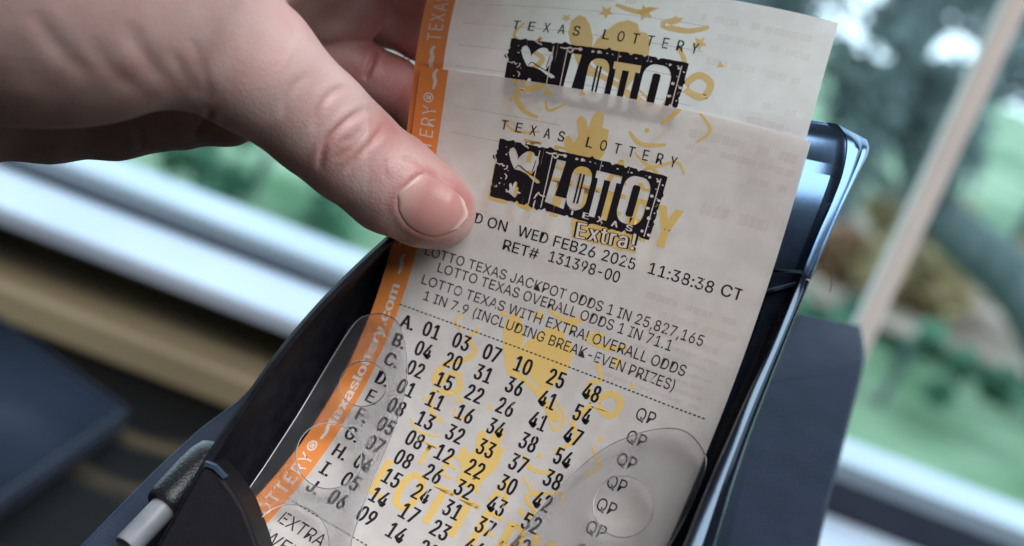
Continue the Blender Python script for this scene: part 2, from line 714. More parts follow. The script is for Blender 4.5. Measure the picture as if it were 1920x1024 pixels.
def yellow_unit(sh, v0):
    """one repeat of the pale yellow artwork: hat, lasso, stars, waving hand and the big words; v0 = top of the hat"""
    hc = HAT - HAT.min(axis=0)
    sc = 19.5 / (HAT[:, 0].max() - HAT[:, 0].min())
    hat = hc * sc * np.array([1, 1.08]) + np.array([29, v0])
    k0 = HAT.min(axis=0)
    gap = (crop3([(1072, 420), (1090, 446), (1130, 474), (1160, 492)]) - k0) * sc * np.array([1, 1.08]) + np.array([29, v0])
    sh.poly('printed_hat', [list(hat), _ribbon(gap, .7)], M['yellow'], .02)
    hd = HAND - HAND.min(axis=0)
    hand = hd * (9.0 / (HAND[:, 0].max() - HAND[:, 0].min())) * np.array([1.0, .95]) + np.array([31, v0 + 24])
    sh.poly('printed_waving_hand', [list(hand)], M['yellow'], .02)
    L = lambda pts, w: _ribbon([(a, v0 + b) for a, b in pts], w)
    rope = [L([(24, 6), (22.5, 9), (25, 11), (23, 14), (20, 16), (19, 20), (22, 22), (25, 20), (23, 17), (21, 19), (20, 24), (22, 27), (25, 28)], 1.45),
            L([(51, 4), (53, 7), (51, 9), (54, 12), (58, 13), (59, 10), (56, 9), (53, 13), (51, 17), (53, 20), (50, 24)], 1.5),
            L([(37, -3), (42, -2), (46, -4), (50, -2), (47, 0), (52, .5), (56, -1)], 1.45),
            L([(30, 24), (27, 26), (26, 24)], .6), L([(45, 14), (49, 17), (48, 20), (45.5, 18)], .7), L([(18, 30), (21, 32), (26, 31)], .6),
            L([(46, 31), (50, 33), (55, 31), (57, 33)], .7), L([(20, 3), (18.5, 6), (20.5, 8)], .6), L([(57, 20), (60, 23), (58, 26)], .7), L([(44, 27), (47, 29), (52, 28)], 1.0)]
    for i, r_ in enumerate(rope):
        sh.poly('printed_lasso', [r_], M['yellow'], .020 + .001 * i)
    stars = [star((28, v0 + 1), 1.1), star((43, v0 - 2.0), 1.9, rot=.5), star((35.5, v0 - 1.2), 1.6), star((55, v0 + 2.5), 1.6, rot=.1),
             star((58, v0 + 18), 1.0, 3), star((33, v0 + 21), .9, 3), star((22, v0 + 14.5), .9, 3), star((26, v0 + 22), 1.2, 3), star((47.5, v0 + 26), .8), star((28, v0 + 16), .7, 3, .9), star((60, v0 + 6), .9, 3), star((19, v0 + 25), .8)]
    for st_ in stars:
        sh.poly('printed_star', [st_], M['yellow'], .026)
    sh.text('printed_word', 'TEXAS', M['yellow'], .028, (23, v0 + 38.2), (52, v0 + 38.2), 5.0, bold=.02, spacing=1.5)
    sh.text('printed_word', 'LOTTERY', M['yellow'], .03, (18, v0 + 48.5), (59, v0 + 48.5), 8.4, bold=0.05, spacing=1.25)


def strip(sh, top_phase):
    """orange side strip with upright white words"""
    sh.poly('orange_strip', [[(0, sh.vmin), (5.6, sh.vmin), (5.6, sh.vmax), (0, sh.vmax)]], M['orange'], .02)


def swoosh(v, sgn=1):
    return _ribbon([(3.4, v), (2.9, v + 1.5), (3.3, v + 3.2), (3.1, v + 5.2)], .8)


strip(FRONT, 0)
strip(REAR, 0)
vR = inv1(795, 178)[1]          # (R) mark of the first word
word = 37.5


def strip_words(sh, vtop, lotto=True):
    sh.text('printed_strip_word', 'TEXAS LOTTERY', M['white'], .05, (4.35, vtop + word), (4.35, vtop + 2.4), 2.8, bold=.004, spacing=1.15)
    sh.text('printed_mark', '\u00ae', M['white'], .05, (4.0, vtop + 1.7), (4.0, vtop - .9), 2.6, bold=.01)
    for v_ in (vtop - 7.0, vtop + word + 1.2):
        sh.poly('printed_swoosh', [swoosh(v_)], M['white'], .05)


strip_words(FRONT, vR)
vc0, vc1 = inv1(736, 530)[1], inv1(628, 775)[1]
FRONT.text('printed_strip_word', 'texaslottery.com', M['white'], .05, (4.2, vc1 + 3), (4.2, vc0), 2.1, bold=.03)
vR2 = inv1(585, 832)[1]
strip_words(FRONT, vR2)
strip_words(REAR, 23.25 + inv1(790, 155)[1])
strip_words(REAR, 23.25 + inv1(808, 80)[1] - word)

# --- yellow artwork
vhat = inv1(1000, 598)[1]
P_REP = 71.0
yellow_unit(FRONT, vhat)
yellow_unit(FRONT, vhat - P_REP)
vrear = 23.25 + inv1(1080, 30)[1]
yellow_unit(REAR, vrear)
yellow_unit(REAR, vrear - P_REP)

logo(FRONT, random.Random(3))
logo(REAR, random.Random(3))
# Extra! lettering hanging off the logo
for sh in (FRONT,):
    a, b = inv1(1075, 444), inv1(1192, 470)
    V_, F_ = text_shape('Extra!', 1, 0)
    sh.poly('printed_plate', [[q(.515, 1.0), q(.90, 1.02), np.array(inv1(1194, 476)), np.array(inv1(1073, 446))]], M['yellow'], .035)
    sh.text('printed_word', 'Extra!', M['black'], .055, a, b, 3.3, bold=.075, spacing=1.16)
    a2 = np.array(a) + (.45, 0)
    b2 = np.array(b) - (.45, 0)
    sh.text('printed_word', 'Extra!', M['white'], .088, a2, b2, 3.3, bold=.018, spacing=1.16)

# --- thermal printed lines, baselines located on the paper
def tline(txt, p0, p1, cap, mat='black_thin', bold=0.0, spacing=1.0, name='printed_line'):
    a, b = np.array(inv1(*p0)), np.array(inv1(*p1))
    v = (a[1] + b[1]) / 2 + cap / 2
    FRONT.text(name, txt, M[mat], .06, (a[0], v), (b[0], v), cap, bold=bold, spacing=spacing)


for t_, x0_, x1_ in (('PRINTED', 800, 905), ('ON', 915, 951), ('WED', 972, 1028), ('FEB26', 1039, 1117), ('2025', 1130, 1192),
                     ('11:38:38', 1217, 1339), ('CT', 1353, 1393)):
    yy = lambda x: 410 + (x - 897) * .2905
    tline(t_, (x0_, yy(x0_)), (x1_, yy(x1_)), 2.35, 'black', .006)
tline('RET#', (944, 459), (1010, 476), 2.35, 'black', .006)
tline('131398-00', (1030, 482), (1163, 518), 2.35, 'black', .006)
tline('LOTTO TEXAS JACKPOT ODDS 1 IN 25,827,165', (797, 473), (1321, 635), 2.2, bold=-.014)
tline('LOTTO TEXAS OVERALL ODDS 1 IN 71.1', (821, 505), (1262, 644), 2.2, bold=-.014)
tline('LOTTO TEXAS WITH EXTRA! OVERALL ODDS', (792, 525), (1287, 694), 2.2, bold=-.014)
tline('1 IN 7.9 (INCLUDING BREAK-EVEN PRIZES)', (796, 553), (1265, 724), 2.2, bold=-.014)


def dashes(v, u0_, u1_):
    polys = []
    u = u0_
    while u < u1_:
        polys.append([(u, v), (u + .62, v), (u + .62, v + .24), (u, v + .24)])
        u += 1.0
    FRONT.poly('printed_dashes', polys, M['black_thin'], .06)['kind'] = 'stuff'


dashes(57.6, 5.4, 77)
cols = [14.2, 21.32, 28.6, 36.09, 43.96, 52.26]
rows = [('A', '01 03 07 10 25 48'), ('B', '04 20 31 36 41 54'), ('C', '02 15 22 26 41 47'), ('D', '01 11 16 34 38 54'),
        ('E', '08 13 32 33 37 38'), ('F', '05 08 12 22 30 42'), ('G', '07 08 26 32 43 52'), ('H', '04 15 24 31 37 42'),
        ('I', '05 14 17 23 46 49'), ('J', '06 09 14 29 35 41')]
for k, (L_, nums) in enumerate(rows):
    v = 61.07 + 4.77 * k + 1.5
    FRONT.text('printed_letter', L_ + '.', M['black'], .06, (7.0, v), (9.9, v), 3.1, bold=.03, fit=.78)
    for c, n_ in zip(cols, nums.split()):
        FRONT.text('printed_number', n_, M['black'], .06, (c - 1.9, v), (c + 1.95, v), 3.4, bold=.034, spacing=1.08)
    FRONT.text('printed_letters', 'QP', M['black_thin'], .06, (65.18 - 2.1, v), (65.18 + 2.1, v - .1), 2.5, bold=-.006)
dashes(109.0, 5.4, 77)
FRONT.text('printed_line', 'EXTRA', M['black_thin'], .06, (7, 114.6), (17.5, 114.6), 2.9, bold=.0)
FRONT.text('printed_line', 'NO', M['black_thin'], .06, (21.5, 114.6), (26, 114.6), 2.9, bold=.01)
FRONT.text('printed_line', 'WED FEB26', M['black_thin'], .06, (7, 119.6), (28, 119.6), 2.9, bold=-.006)


# --- faint marks of the back print showing through (too blurred to read: short glyph-like dashes)
def ghost_rows(sh, spec, seed, mat='ghost'):
    rnd = random.Random(seed)
    polys = []
    for (v, a, b, h) in spec:
        u = a
        while u < b:
            w_ = rnd.uniform(.5, 2.4)
            if rnd.random() < .86:
                polys.append([(u, v + rnd.uniform(0, .2) * h), (u + w_, v), (u + w_, v + h * rnd.uniform(.8, 1)), (u, v + h)])
            u += w_ + rnd.uniform(.1, .25)
    o = sh.poly('show_through_marks', polys, M[mat], .012)
    if o:
        o['kind'] = 'stuff'


ghost_rows(REAR, [(3.6, 54, 76, 1.5), (7.0, 58, 76, 1.5), (12, 57, 75, 1.5), (18.2, 70, 75, 1.5), (21.5, 66, 74, 1.5), (2.4, 27, 40, 1.3)], 4)
ghost_rows(FRONT, [(3.2, 56, 78, 2.0), (6.3, 56, 78, 1.5), (17, 62, 76, 2.6), (9.6, 70, 78, 1.5), (44, 58, 74, 1.5), (40.5, 60, 76, 1.6), (37.6, 56, 76, 1.4)] +
           [(46.5 + 1.9 * i, 58 - i, 74, .8) for i in range(6)] + [(29, 8, 17, .7), (31, 8, 18, .7), (33.2, 8, 18, .7)], 5)
for sh, vs in ((REAR, (6.0, 11.2, 17.0, 22.3)), (FRONT, (8.5, 14.8))):
    sh.poly('pale_rule', [[(8, v), (56 if sh is REAR else 30, v), (56 if sh is REAR else 30, v + .14), (8, v + .14)] for v in vs], M['grey_rule'], .014)

# ================================================================== materials of the rest
M['gloss'] = noise_mat('glossy_black_plastic', (.006, .007, .011, 1), (.010, .011, .016, 1), scale=300, rough=.15, bump=.12, bscale=900,
                       bdist=.00004, spec=.32)
M['gloss_hi'] = noise_mat('polished_black_plastic_blue_sheen', (.006, .008, .014, 1), (.010, .013, .022, 1), scale=300, rough=.13, bump=.10, bscale=700,
                          bdist=.00004, spec=.9, tint=(.55, .78, 1.0, 1))  # specular tint paints the blue of reflected daylight into black plastic
M['gloss_top'] = noise_mat('scuffed_black_plastic_blue_sheen', (.006, .008, .014, 1), (.012, .016, .026, 1), scale=300, rough=.23, bump=.15, bscale=900,
                           bdist=.00004, spec=1.0, tint=(.34, .62, 1.0, 1), ior=1.95)  # tint and raised IOR paint in a bright blue-white reflection
M['ledge_glint'] = noise_mat('light_blue_grey_glint', (.06, .09, .14, 1), (.07, .105, .16, 1), scale=200, rough=.3, spec=.8, tint=(.6, .8, 1, 1))  # pale blue of a reflection put into base colour and specular tint
M['satin'] = noise_mat('satin_black_plastic', (.006, .0065, .009, 1), (.010, .011, .015, 1), scale=300, rough=.42, bump=.2, bscale=1400,
                       bdist=.00004, spec=.07)
M['matte_black'] = noise_mat('matte_black_plastic', (.008, .008, .010, 1), (.010, .010, .012, 1), scale=300, rough=.55, bump=.5, bscale=1600,
                             bdist=.00006, spec=.12)
M['slate'] = noise_mat('slate_grained_plastic', (.010, .015, .028, 1), (.014, .020, .036, 1), scale=120, rough=.58, bump=1.0, bscale=2200,
                       bdist=.00010, spec=.15, tint=(.6, .78, 1, 1))
M['plate'] = noise_mat('grey_blue_plastic', (.035, .055, .10, 1), (.045, .07, .12, 1), scale=150, rough=.5, bump=.8, bscale=2200,
                       bdist=.00008, spec=.5)
M['white_plastic'] = noise_mat('white_plastic', (.30, .33, .37, 1), (.36, .39, .43, 1), scale=200, rough=.4)
M['rubber'] = noise_mat('black_rubber', (.010, .011, .014, 1), (.02, .021, .025, 1), scale=700, rough=.36, bump=1.0, bscale=1800, bdist=.00012,
                        spec=.5)
M['frame'] = noise_mat('white_window_frame', (.40, .47, .55, 1), (.47, .54, .63, 1), scale=9, rough=.4)
M['gasket'] = noise_mat('dark_window_seal', (.012, .016, .03, 1), (.02, .025, .04, 1), scale=30, rough=.5)
M['post'] = noise_mat('tan_muntin', (.62, .55, .49, 1), (.72, .65, .58, 1), scale=14, rough=.5)
M['wall'] = noise_mat('grey_brown_wall', (.26, .22, .18, 1), (.34, .29, .24, 1), scale=6, rough=.8)
M['desk'] = noise_mat('tan_desktop', (.19, .14, .08, 1), (.36, .30, .18, 1), scale=5, rough=.5, stretch=(.6, 5, 1), detail=6)
M['desk_edge'] = noise_mat('dark_wood', (.035, .027, .018, 1), (.07, .05, .03, 1), scale=12, rough=.5)
M['screen'] = noise_mat('screen_glass', (.012, .018, .032, 1), (.016, .024, .042, 1), scale=20, rough=.5, spec=.06)


def clear_mat(name, blur, tint_, dust):
    m, n, l, p = new_mat(name)
    tc = n.new('ShaderNodeTexCoord')
    t = n.new('ShaderNodeTexNoise')
    t.inputs['Scale'].default_value = 260
    t.inputs['Detail'].default_value = 8
    t.inputs['Roughness'].default_value = .7
    l.new(tc.outputs['Object'], t.inputs['Vector'])
    tint = n.new('ShaderNodeBsdfTransparent')
    tint.inputs[0].default_value = (tint_, tint_, tint_ * 1.005, 1)
    rf = n.new('ShaderNodeBsdfRefraction')
    rf.inputs['IOR'].default_value = 1.12
    rf.inputs['Roughness'].default_value = .30
    rf.inputs['Color'].default_value = (tint_, tint_, tint_ * 1.005, 1)
    mx = n.new('ShaderNodeMixShader')
    mx.inputs[0].default_value = blur
    l.new(tint.outputs[0], mx.inputs[1])
    l.new(rf.outputs[0], mx.inputs[2])
    p.inputs['Base Color'].default_value = (.30, .305, .31, 1)
    p.inputs['Roughness'].default_value = .35
    r = n.new('ShaderNodeMapRange')
    r.inputs['From Min'].default_value = .35
    r.inputs['From Max'].default_value = .75
    r.inputs['To Min'].default_value = .025
    r.inputs['To Max'].default_value = dust
    l.new(t.outputs[0], r.inputs['Value'])
    mx2 = n.new('ShaderNodeMixShader')
    l.new(r.outputs[0], mx2.inputs[0])
    l.new(mx.outputs[0], mx2.inputs[1])
    l.new(p.outputs[0], mx2.inputs[2])
    gl = n.new('ShaderNodeBsdfGlossy')
    gl.inputs['Roughness'].default_value = .12
    lw = n.new('ShaderNodeLayerWeight')
    pw = n.new('ShaderNodeMath')
    pw.operation = 'POWER'
    pw.inputs[1].default_value = 4
    l.new(lw.outputs['Facing'], pw.inputs[0])
    fz = n.new('ShaderNodeMath')
    fz.operation = 'MULTIPLY_ADD'
    fz.inputs[1].default_value = .6
    fz.inputs[2].default_value = .014
    l.new(pw.outputs[0], fz.inputs[0])
    mx3 = n.new('ShaderNodeMixShader')
    l.new(fz.outputs[0], mx3.inputs[0])
    l.new(mx2.outputs[0], mx3.inputs[1])
    l.new(gl.outputs[0], mx3.inputs[2])
    l.new(mx3.outputs[0], n['Material Output'].inputs[0])
    return m


M['clear'] = clear_mat('clear_scuffed_plastic', .80, .955, .12)
M['clear_light'] = clear_mat('clear_clean_plastic', .30, .985, .08)
m_, n_, l_, p_ = new_mat('clear_plastic_cut_edge')
p_.inputs['Base Color'].default_value = (.10, .11, .12, 1)
p_.inputs['Roughness'].default_value = .18
p_.inputs['Specular IOR Level'].default_value = 1.0
t_ = n_.new('ShaderNodeBsdfTransparent')
x_ = n_.new('ShaderNodeMixShader')
x_.inputs[0].default_value = .62
l_.new(t_.outputs[0], x_.inputs[1])
l_.new(p_.outputs[0], x_.inputs[2])
l_.new(x_.outputs[0], n_['Material Output'].inputs[0])
M['clear_edge'] = m_
M['edge_glint'] = noise_mat('clear_plastic_edge_glint', (.04, .045, .05, 1), (.42, .43, .44, 1), scale=55, rough=.2, spec=1.0)  # noise from dark to pale paints part-lit glints into the colour


def base_d(px, py):
    """depth of the paper surface under a pixel"""
    u, v = inv(np.atleast_1d(px).astype(float), np.atleast_1d(py).astype(float))
    return surf(u, v)[..., 2]


# ================================================================== ticket holder
hol = empty('ticket_holder', W(1000, 900, 300), 'glossy black plastic chute holding the two tickets with clear side guides', 'ticket holder')
# back plate under the paper
us, vs = np.linspace(-8, 84, 30), np.linspace(32, 134, 60)
Ug, Vg = np.meshgrid(us, vs)
Ug = Ug + np.clip((54 - Vg) / 8, 0, 1) * np.clip(1 - Ug, 0, 9)      # the upper left corner is cut back behind the paper
lift = -3.5 - 0.0 * Ug
A_ = cam2w(surf(Ug.ravel(), Vg.ravel(), lift.ravel()))
B_ = cam2w(surf(Ug.ravel(), Vg.ravel(), lift.ravel() - 3))
nu, nv = 30, 60
F = [(j * nu + i, j * nu + i + 1, (j + 1) * nu + i + 1, (j + 1) * nu + i) for j in range(nv - 1) for i in range(nu - 1)]
N0 = nu * nv
F += [tuple(k + N0 for k in f[::-1]) for f in F]
rim = [i for i in range(nu)] + [j * nu + nu - 1 for j in range(1, nv)] + [(nv - 1) * nu + i for i in range(nu - 2, -1, -1)] + \
      [j * nu for j in range(nv - 2, 0, -1)]
F += [(rim[k], rim[(k + 1) % len(rim)], rim[(k + 1) % len(rim)] + N0, rim[k] + N0) for k in range(len(rim))]
sharp(mesh_from('back_plate', np.concatenate([A_, B_]), F, M['gloss'], hol))

# left wall: curved rim, thin lip, sloping inner face
rimL = [(800, 385), (725, 443), (640, 522), (574, 592), (512, 668), (450, 757), (385, 857), (330, 962), (290, 1060), (262, 1130)]
rimD = [297, 295, 293, 291, 289, 287, 284, 280, 276, 273]
inL = [(812, 397), (737, 456), (653, 534), (587, 604), (526, 680), (464, 769), (400, 868), (346, 972), (306, 1070), (280, 1140)]
baseL = [(830, 420), (790, 470), (745, 545), (715, 620), (680, 700), (640, 790), (590, 870), (520, 960), (450, 1060), (400, 1140)]
baseL = [(x - 42, y - 16) for x, y in baseL]
bd = base_d(*np.array(baseL).T) + 2.5
loft('left_wall', [
    [(x, y, d) for (x, y), d in zip(rimL, rimD)],
    [(x + 5, y + 4, d - 1.2) for (x, y), d in zip(rimL, rimD)],
    [(x - 2, y - 2, d - 1.2) for (x, y), d in zip(inL, rimD)],
    [(x, y, d + 1.0) for (x, y), d in zip(inL, rimD)],
    [(x * .5 + a * .5 - 4, y * .5 + b * .5 - 3, (d + e) * .5 + 3) for (x, y), d, (a, b), e in zip(inL, rimD, baseL, bd)],
    [(x, y, d + 2.0) for (x, y), d in zip(baseL, bd)],
    [(x, y, d + 12.0) for (x, y), d in zip(baseL, bd)],
    [(x + 10, y + 8, d + 22.0) for (x, y), d in zip(rimL, rimD)],
], M['satin'], hol, n=90)

# lower front lip that covers the corner of the ticket
prism('front_lip', [(381, 872, 276), (400, 878, 275.5), (421, 900, 275), (440, 925, 274.5), (458, 955, 274), (472, 990, 273.5), (484, 1024, 273),
                    (496, 1075, 272), (500, 1130, 271), (240, 1130, 268), (290, 1030, 271), (335, 950, 273)], 0, 14, M['matte_black'], hol, bev=.0009)
prism('seam_strip', [(384, 866, 275.2), (403, 873, 275.0), (424, 895, 274.6), (418, 898, 274.6), (400, 880, 275.0), (382, 873, 275.3)], 0, 2,
      M['plate'], hol)

# right side: flat dark band beside the paper, then a rounded rim; one run cut at the seam into end piece and wall
tA = [(1380, 205), (1385, 240), (1380, 290), (1375, 350), (1368, 420), (1358, 480), (1366, 540), (1345, 640), (1300, 730), (1260, 820), (1220, 910), (1170, 1024), (1120, 1140)]
tB = [(1568, 232), (1586, 262), (1580, 320), (1561, 375), (1537, 430), (1512, 490), (1490, 545), (1444, 650), (1402, 740), (1363, 830), (1326, 915), (1283, 1024), (1235, 1140)]
tC = [(1626, 262), (1628, 286), (1603, 340), (1577, 394), (1550, 455), (1526, 510), (1508, 556), (1470, 650), (1435, 740), (1403, 825), (1374, 912), (1339, 1030), (1300, 1140)]
dF = np.array([288.9, 285.6, 283.6, 282.2, 281.8, 282, 282.5, 282.5, 282, 281, 279, 277, 276])
tl = np.array([1, 1, 1, .9, .5, .2, 0, 0, 0, 0, 0, 0, 0])
dR = np.array([288.2, 285.6, 283.4, 281.6, 280.2, 279.2, 278.6, 275.6, 272.2, 268.8, 265.6, 261.8, 258])
dL = np.maximum(dF + .8, base_d(*np.array(tA).T) + 2.8)


def mixc(P, Q, t, D, off=0.0):
    return [(p[0] * (1 - t) + r[0] * t, p[1] * (1 - t) + r[1] * t, d + off) for p, r, d in zip(P, Q, D)]


run = [mixc(tA, tB, 0, dL), mixc(tA, tB, .4, dL, .2), mixc(tA, tB, .62, dF - .7 * tl, .5), mixc(tA, tB, .90, dF + .6 * tl, .1), mixc(tA, tB, .965, (dF + dR) / 2, 0),
       mixc(tB, tC, 0, dR, -.1), mixc(tB, tC, .07, dR, -.62), mixc(tB, tC, .28, dR, -.72), mixc(tB, tC, .56, dR, -.60), mixc(tB, tC, .66, dR, .30),
       mixc(tB, tC, .74, dR, .8), mixc(tB, tC, .90, dR, .7), mixc(tB, tC, 1.0, dR, 1.6), mixc(tB, tC, 1.0, dR, 12), mixc(tA, tB, 0, dL, 12)]
run = [catmull(c, 170) for c in run]
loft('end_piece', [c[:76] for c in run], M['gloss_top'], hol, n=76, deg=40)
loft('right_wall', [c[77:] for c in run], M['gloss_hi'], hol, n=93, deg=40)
# ledge across the seam under the end piece
loft('seam_ledge', [
    [(1410, 551, 290), (1440, 542, 281.9), (1470, 534, 281.3), (1499, 526, 280.7)],
    [(1410, 553, 289), (1441, 544, 281.2), (1471, 536, 280.6), (1501, 528, 280.0)],
    [(1410, 557, 290), (1442, 549, 281.9), (1472, 541, 281.3), (1502, 533, 280.7)],
    [(1410, 557, 292), (1442, 549, 285), (1472, 541, 285), (1502, 533, 285)],
], M['ledge_glint'], hol, n=40)


# --- clear guides with round holes, floating over the paper
def guide(name, outline, holes, gap, thick, mat, label=None):
    polys = [list(map(tuple, catmull(outline, 70, closed=True)))]
    for (cx, cy, rx, ry, rot) in holes:
        polys.append([(cx + rx * math.cos(t) * math.cos(rot) - ry * math.sin(t) * math.sin(rot),
                       cy + rx * math.cos(t) * math.sin(rot) + ry * math.sin(t) * math.cos(rot)) for t in np.linspace(0, 2 * math.pi, 40, endpoint=False)])
    V, F = curve_mesh(polys)
    bm = bmesh.new()
    vs = [bm.verts.new((a, b, 0)) for a, b in V]
    for f in F:
        bm.faces.new([vs[i] for i in f])
    bmesh.ops.remove_doubles(bm, verts=bm.verts, dist=.01)
    for g in range(400, 1400, 25):
        for no, co in (((1, 0, 0), (g, 0, 0)), ((0, 1, 0), (0, g, 0))):
            bmesh.ops.bisect_plane(bm, geom=bm.verts[:] + bm.edges[:] + bm.faces[:], plane_co=co, plane_no=no, dist=1e-3)
    P = np.array([v.co[:2] for v in bm.verts])
    d = base_d(P[:, 0], P[:, 1])
    n0 = len(P)
    bm.verts.index_update()
    faces = [[v.index for v in f.verts] for f in bm.faces]
    bound = [(e.verts[0].index, e.verts[1].index) for e in bm.edges if len(e.link_faces) == 1]
    bm.free()
    g_ = gap(P) if callable(gap) else gap
    Vt = cam2w(pix(P[:, 0], P[:, 1], d - g_ - thick))
    Vb = cam2w(pix(P[:, 0], P[:, 1], d - g_))
    FF = faces + [[i + n0 for i in f[::-1]] for f in faces] + [(a, b, b + n0, a + n0) for a, b in bound]
    o = mesh_from(name, np.concatenate([Vt, Vb]), FF, mat, hol)
    o.data.materials.append(M['clear_edge'])
    for k in range(2 * len(faces), len(FF)):
        o.data.polygons[k].material_index = 1
    bm = bmesh.new()
    bm.from_mesh(o.data)
    bmesh.ops.recalc_face_normals(bm, faces=bm.faces)
    bm.to_mesh(o.data)
    bm.free()
    sharp(o, 40)
    for poly in polys:       # thin tube added along each cut edge to imitate its glints
        Q = np.array(poly + poly[:2], float)
        Q = Q[::1]
        dq = base_d(Q[:, 0], Q[:, 1]) - g_ - thick
        tube('guide_edge', cam2w(pix(Q[:, 0], Q[:, 1], dq)), [.00011] * len(Q), M['edge_glint'], o, seg=8, cap=False)
    b = o.modifiers.new('bevel', 'BEVEL')
    b.width = .00042
    b.segments = 3
    b.material = 1
    b.limit_method = 'ANGLE'
    b.angle_limit = math.radians(45)
    return o


guide('side_guide', [(665, 606), (695, 590), (722, 590), (746, 605), (759, 640), (764, 690), (757, 745), (742, 795), (716, 860), (688, 930),
                     (660, 1010), (630, 1110), (440, 1110), (452, 1000), (456, 938), (500, 868), (560, 775), (620, 675)],
      [(681, 720, 45, 42, -.3), (616, 855, 61, 62, -.2), (545, 1018, 72, 72, 0)], 3.2, 1.6, M['clear'])
guide('side_guide', [(1250, 803), (1290, 812), (1318, 845), (1322, 880), (1290, 960), (1240, 1050), (1200, 1120), (880, 1120), (960, 1020),
                     (1040, 925), (1120, 850), (1190, 815)],
      [(1169, 950, 57, 58, .2)], 3.0, 1.4, M['clear_light'])

# ================================================================== casing parts around the holder
ho2 = empty('terminal_housing', W(1500, 850, 330), 'slate blue grained plastic housing block standing behind the right side of the chute', 'housing')
gL = [(1430, 600, 372), (1400, 690, 352), (1360, 800, 335), (1310, 920, 320), (1260, 1060, 306), (1220, 1180, 296)]
gM = [(1503, 588, 366), (1455, 700, 345), (1420, 800, 329), (1392, 900, 315), (1362, 1040, 299), (1340, 1180, 288)]
gR = [(1610, 612, 374), (1617, 680, 354), (1590, 790, 335), (1562, 900, 320), (1530, 1030, 305), (1500, 1180, 292)]
loft('housing_block', [gL, gM, mixc([g[:2] for g in gM], [g[:2] for g in gR], .97, [g[2] for g in gR], -1.0), gR,
                       [(x + 4, y - 2, d + 70) for x, y, d in gR], [(x, y, d + 70) for x, y, d in gL]], M['slate'], ho2, n=60)
bpy.data.objects['housing_block'].modifiers.new('b', 'BEVEL').width = .0045
bpy.data.objects['housing_block'].modifiers['b'].segments = 4

tag(prism('housing_plate', [(520, 676, 318), (445, 752, 316), (372, 806, 313), (285, 886, 309), (150, 1024, 302), (50, 1130, 298), (330, 1130, 296),
                            (360, 1000, 304), (420, 860, 310)], 0, 30, M['plate'], bev=.0008),
    'flat grey-blue plastic plate running diagonally beneath the left rim of the chute', 'housing plate')

wr = empty('stylus', W(300, 950, 285), 'white rod with a rounded black rubber sleeve lying beside the left rim', 'stylus')
ax0, ax1 = W(412, 842, 299), W(306, 953, 288)
ax2 = W(222, 1062, 279)
d1 = (ax1 - ax0)
pts = [ax0 + d1 * t for t in (0, .03, .1, .25, .5, .75, .9, .97, 1.0, 1.0, .97)]
rd = [.0012, .0028, .0040, .0046, .0047, .0046, .0045, .0043, .0040, .0033, .0031]
tube('rubber_sleeve', pts, rd, M['rubber'], wr, seg=40)
a_, b_ = ax0 + d1 * .85, ax0 + d1 * 1.62
tube('rod', [a_, b_ - d1 * .02, b_, b_], [.0028, .0028, .0025, .0005], M['white_plastic'], wr, seg=40)

# curled lint fibre on the chute edge
tag(tube('lint_fibre', catmull([W(1518, 528, 273), W(1530, 508, 270), (W(1545, 499, 268)), W(1556, 508, 267), W(1559, 530, 268), W(1556, 548, 270)], 24),
         [.00006] * 24, M['desk_edge'], seg=6), 'thin curled fibre clinging to the outer edge of the chute', 'fibre')
# ================================================================== window, ledge and desk behind
YW = 0.50
zp = lambda px, py, Y=YW: float(hit_y(px, py, Y)[2])
z_seal = zp(300, 424)
z_out = zp(300, 384)
z_rail = zp(300, 506)
z_ledge = zp(300, 562)
X0, X1 = -0.9, 1.1
ZT = 1.95
win = empty('window', (0, YW, z_rail), 'white framed window with a tan muntin bar and a dark rubber seal looking onto the garden', 'window')
y_far = float(hit_z(300, 380, z_seal)[1])
y_near = float(hit_z(300, 504, z_seal - .004)[1])
xs = float(hit_y(1100, 720, YW)[0])
box('outer_sill', (X0, YW + .045, z_seal - .03), (X1, max(y_far, YW + .1), z_seal + .001), M['frame'], win, .003)
box('seal', (X0, YW + .012, z_seal - .006), (xs, YW + .040, z_seal + .0012), M['gasket'], win)
box('seal', (xs, YW + .006, z_seal - .0225), (X1, YW + .040, z_seal + .0020), M['gasket'], win)
box('inner_sill', (X0, y_near, z_seal - .014), (xs, YW + .011, z_seal - .004), M['frame'], win, .002)
box('inner_sill', (xs, y_near, z_seal - .032), (X1, YW + .005, z_seal - .020), M['frame'], win, .002)
z_rail = z_seal - .035
pa, pb = hit_y(1885, 0, YW + .02), hit_y(1640, 620, YW + .02)
xp = (pa[0] + pb[0]) / 2
box('muntin', (xp - .0062, YW + .014, z_seal + .0025), (xp + .0062, YW + .03, ZT), M['post'], win, .002)
gm, n_, l_, p_ = new_mat('window_glass')
tpn = n_.new('ShaderNodeBsdfTransparent')
tpn.inputs[0].default_value = (.95, .98, .97, 1)
gls = n_.new('ShaderNodeBsdfGlossy')
gls.inputs['Roughness'].default_value = .02
mxn = n_.new('ShaderNodeMixShader')
mxn.inputs[0].default_value = .04
l_.new(tpn.outputs[0], mxn.inputs[1])
l_.new(gls.outputs[0], mxn.inputs[2])
l_.new(mxn.outputs[0], n_['Material Output'].inputs[0])
box('pane', (X0, YW + .031, z_seal + .0022), (X1, YW + .034, ZT), gm, win)

M['room'] = noise_mat('dim_room_paint', (.10, .09, .085, 1), (.13, .12, .11, 1), scale=2, rough=.8)

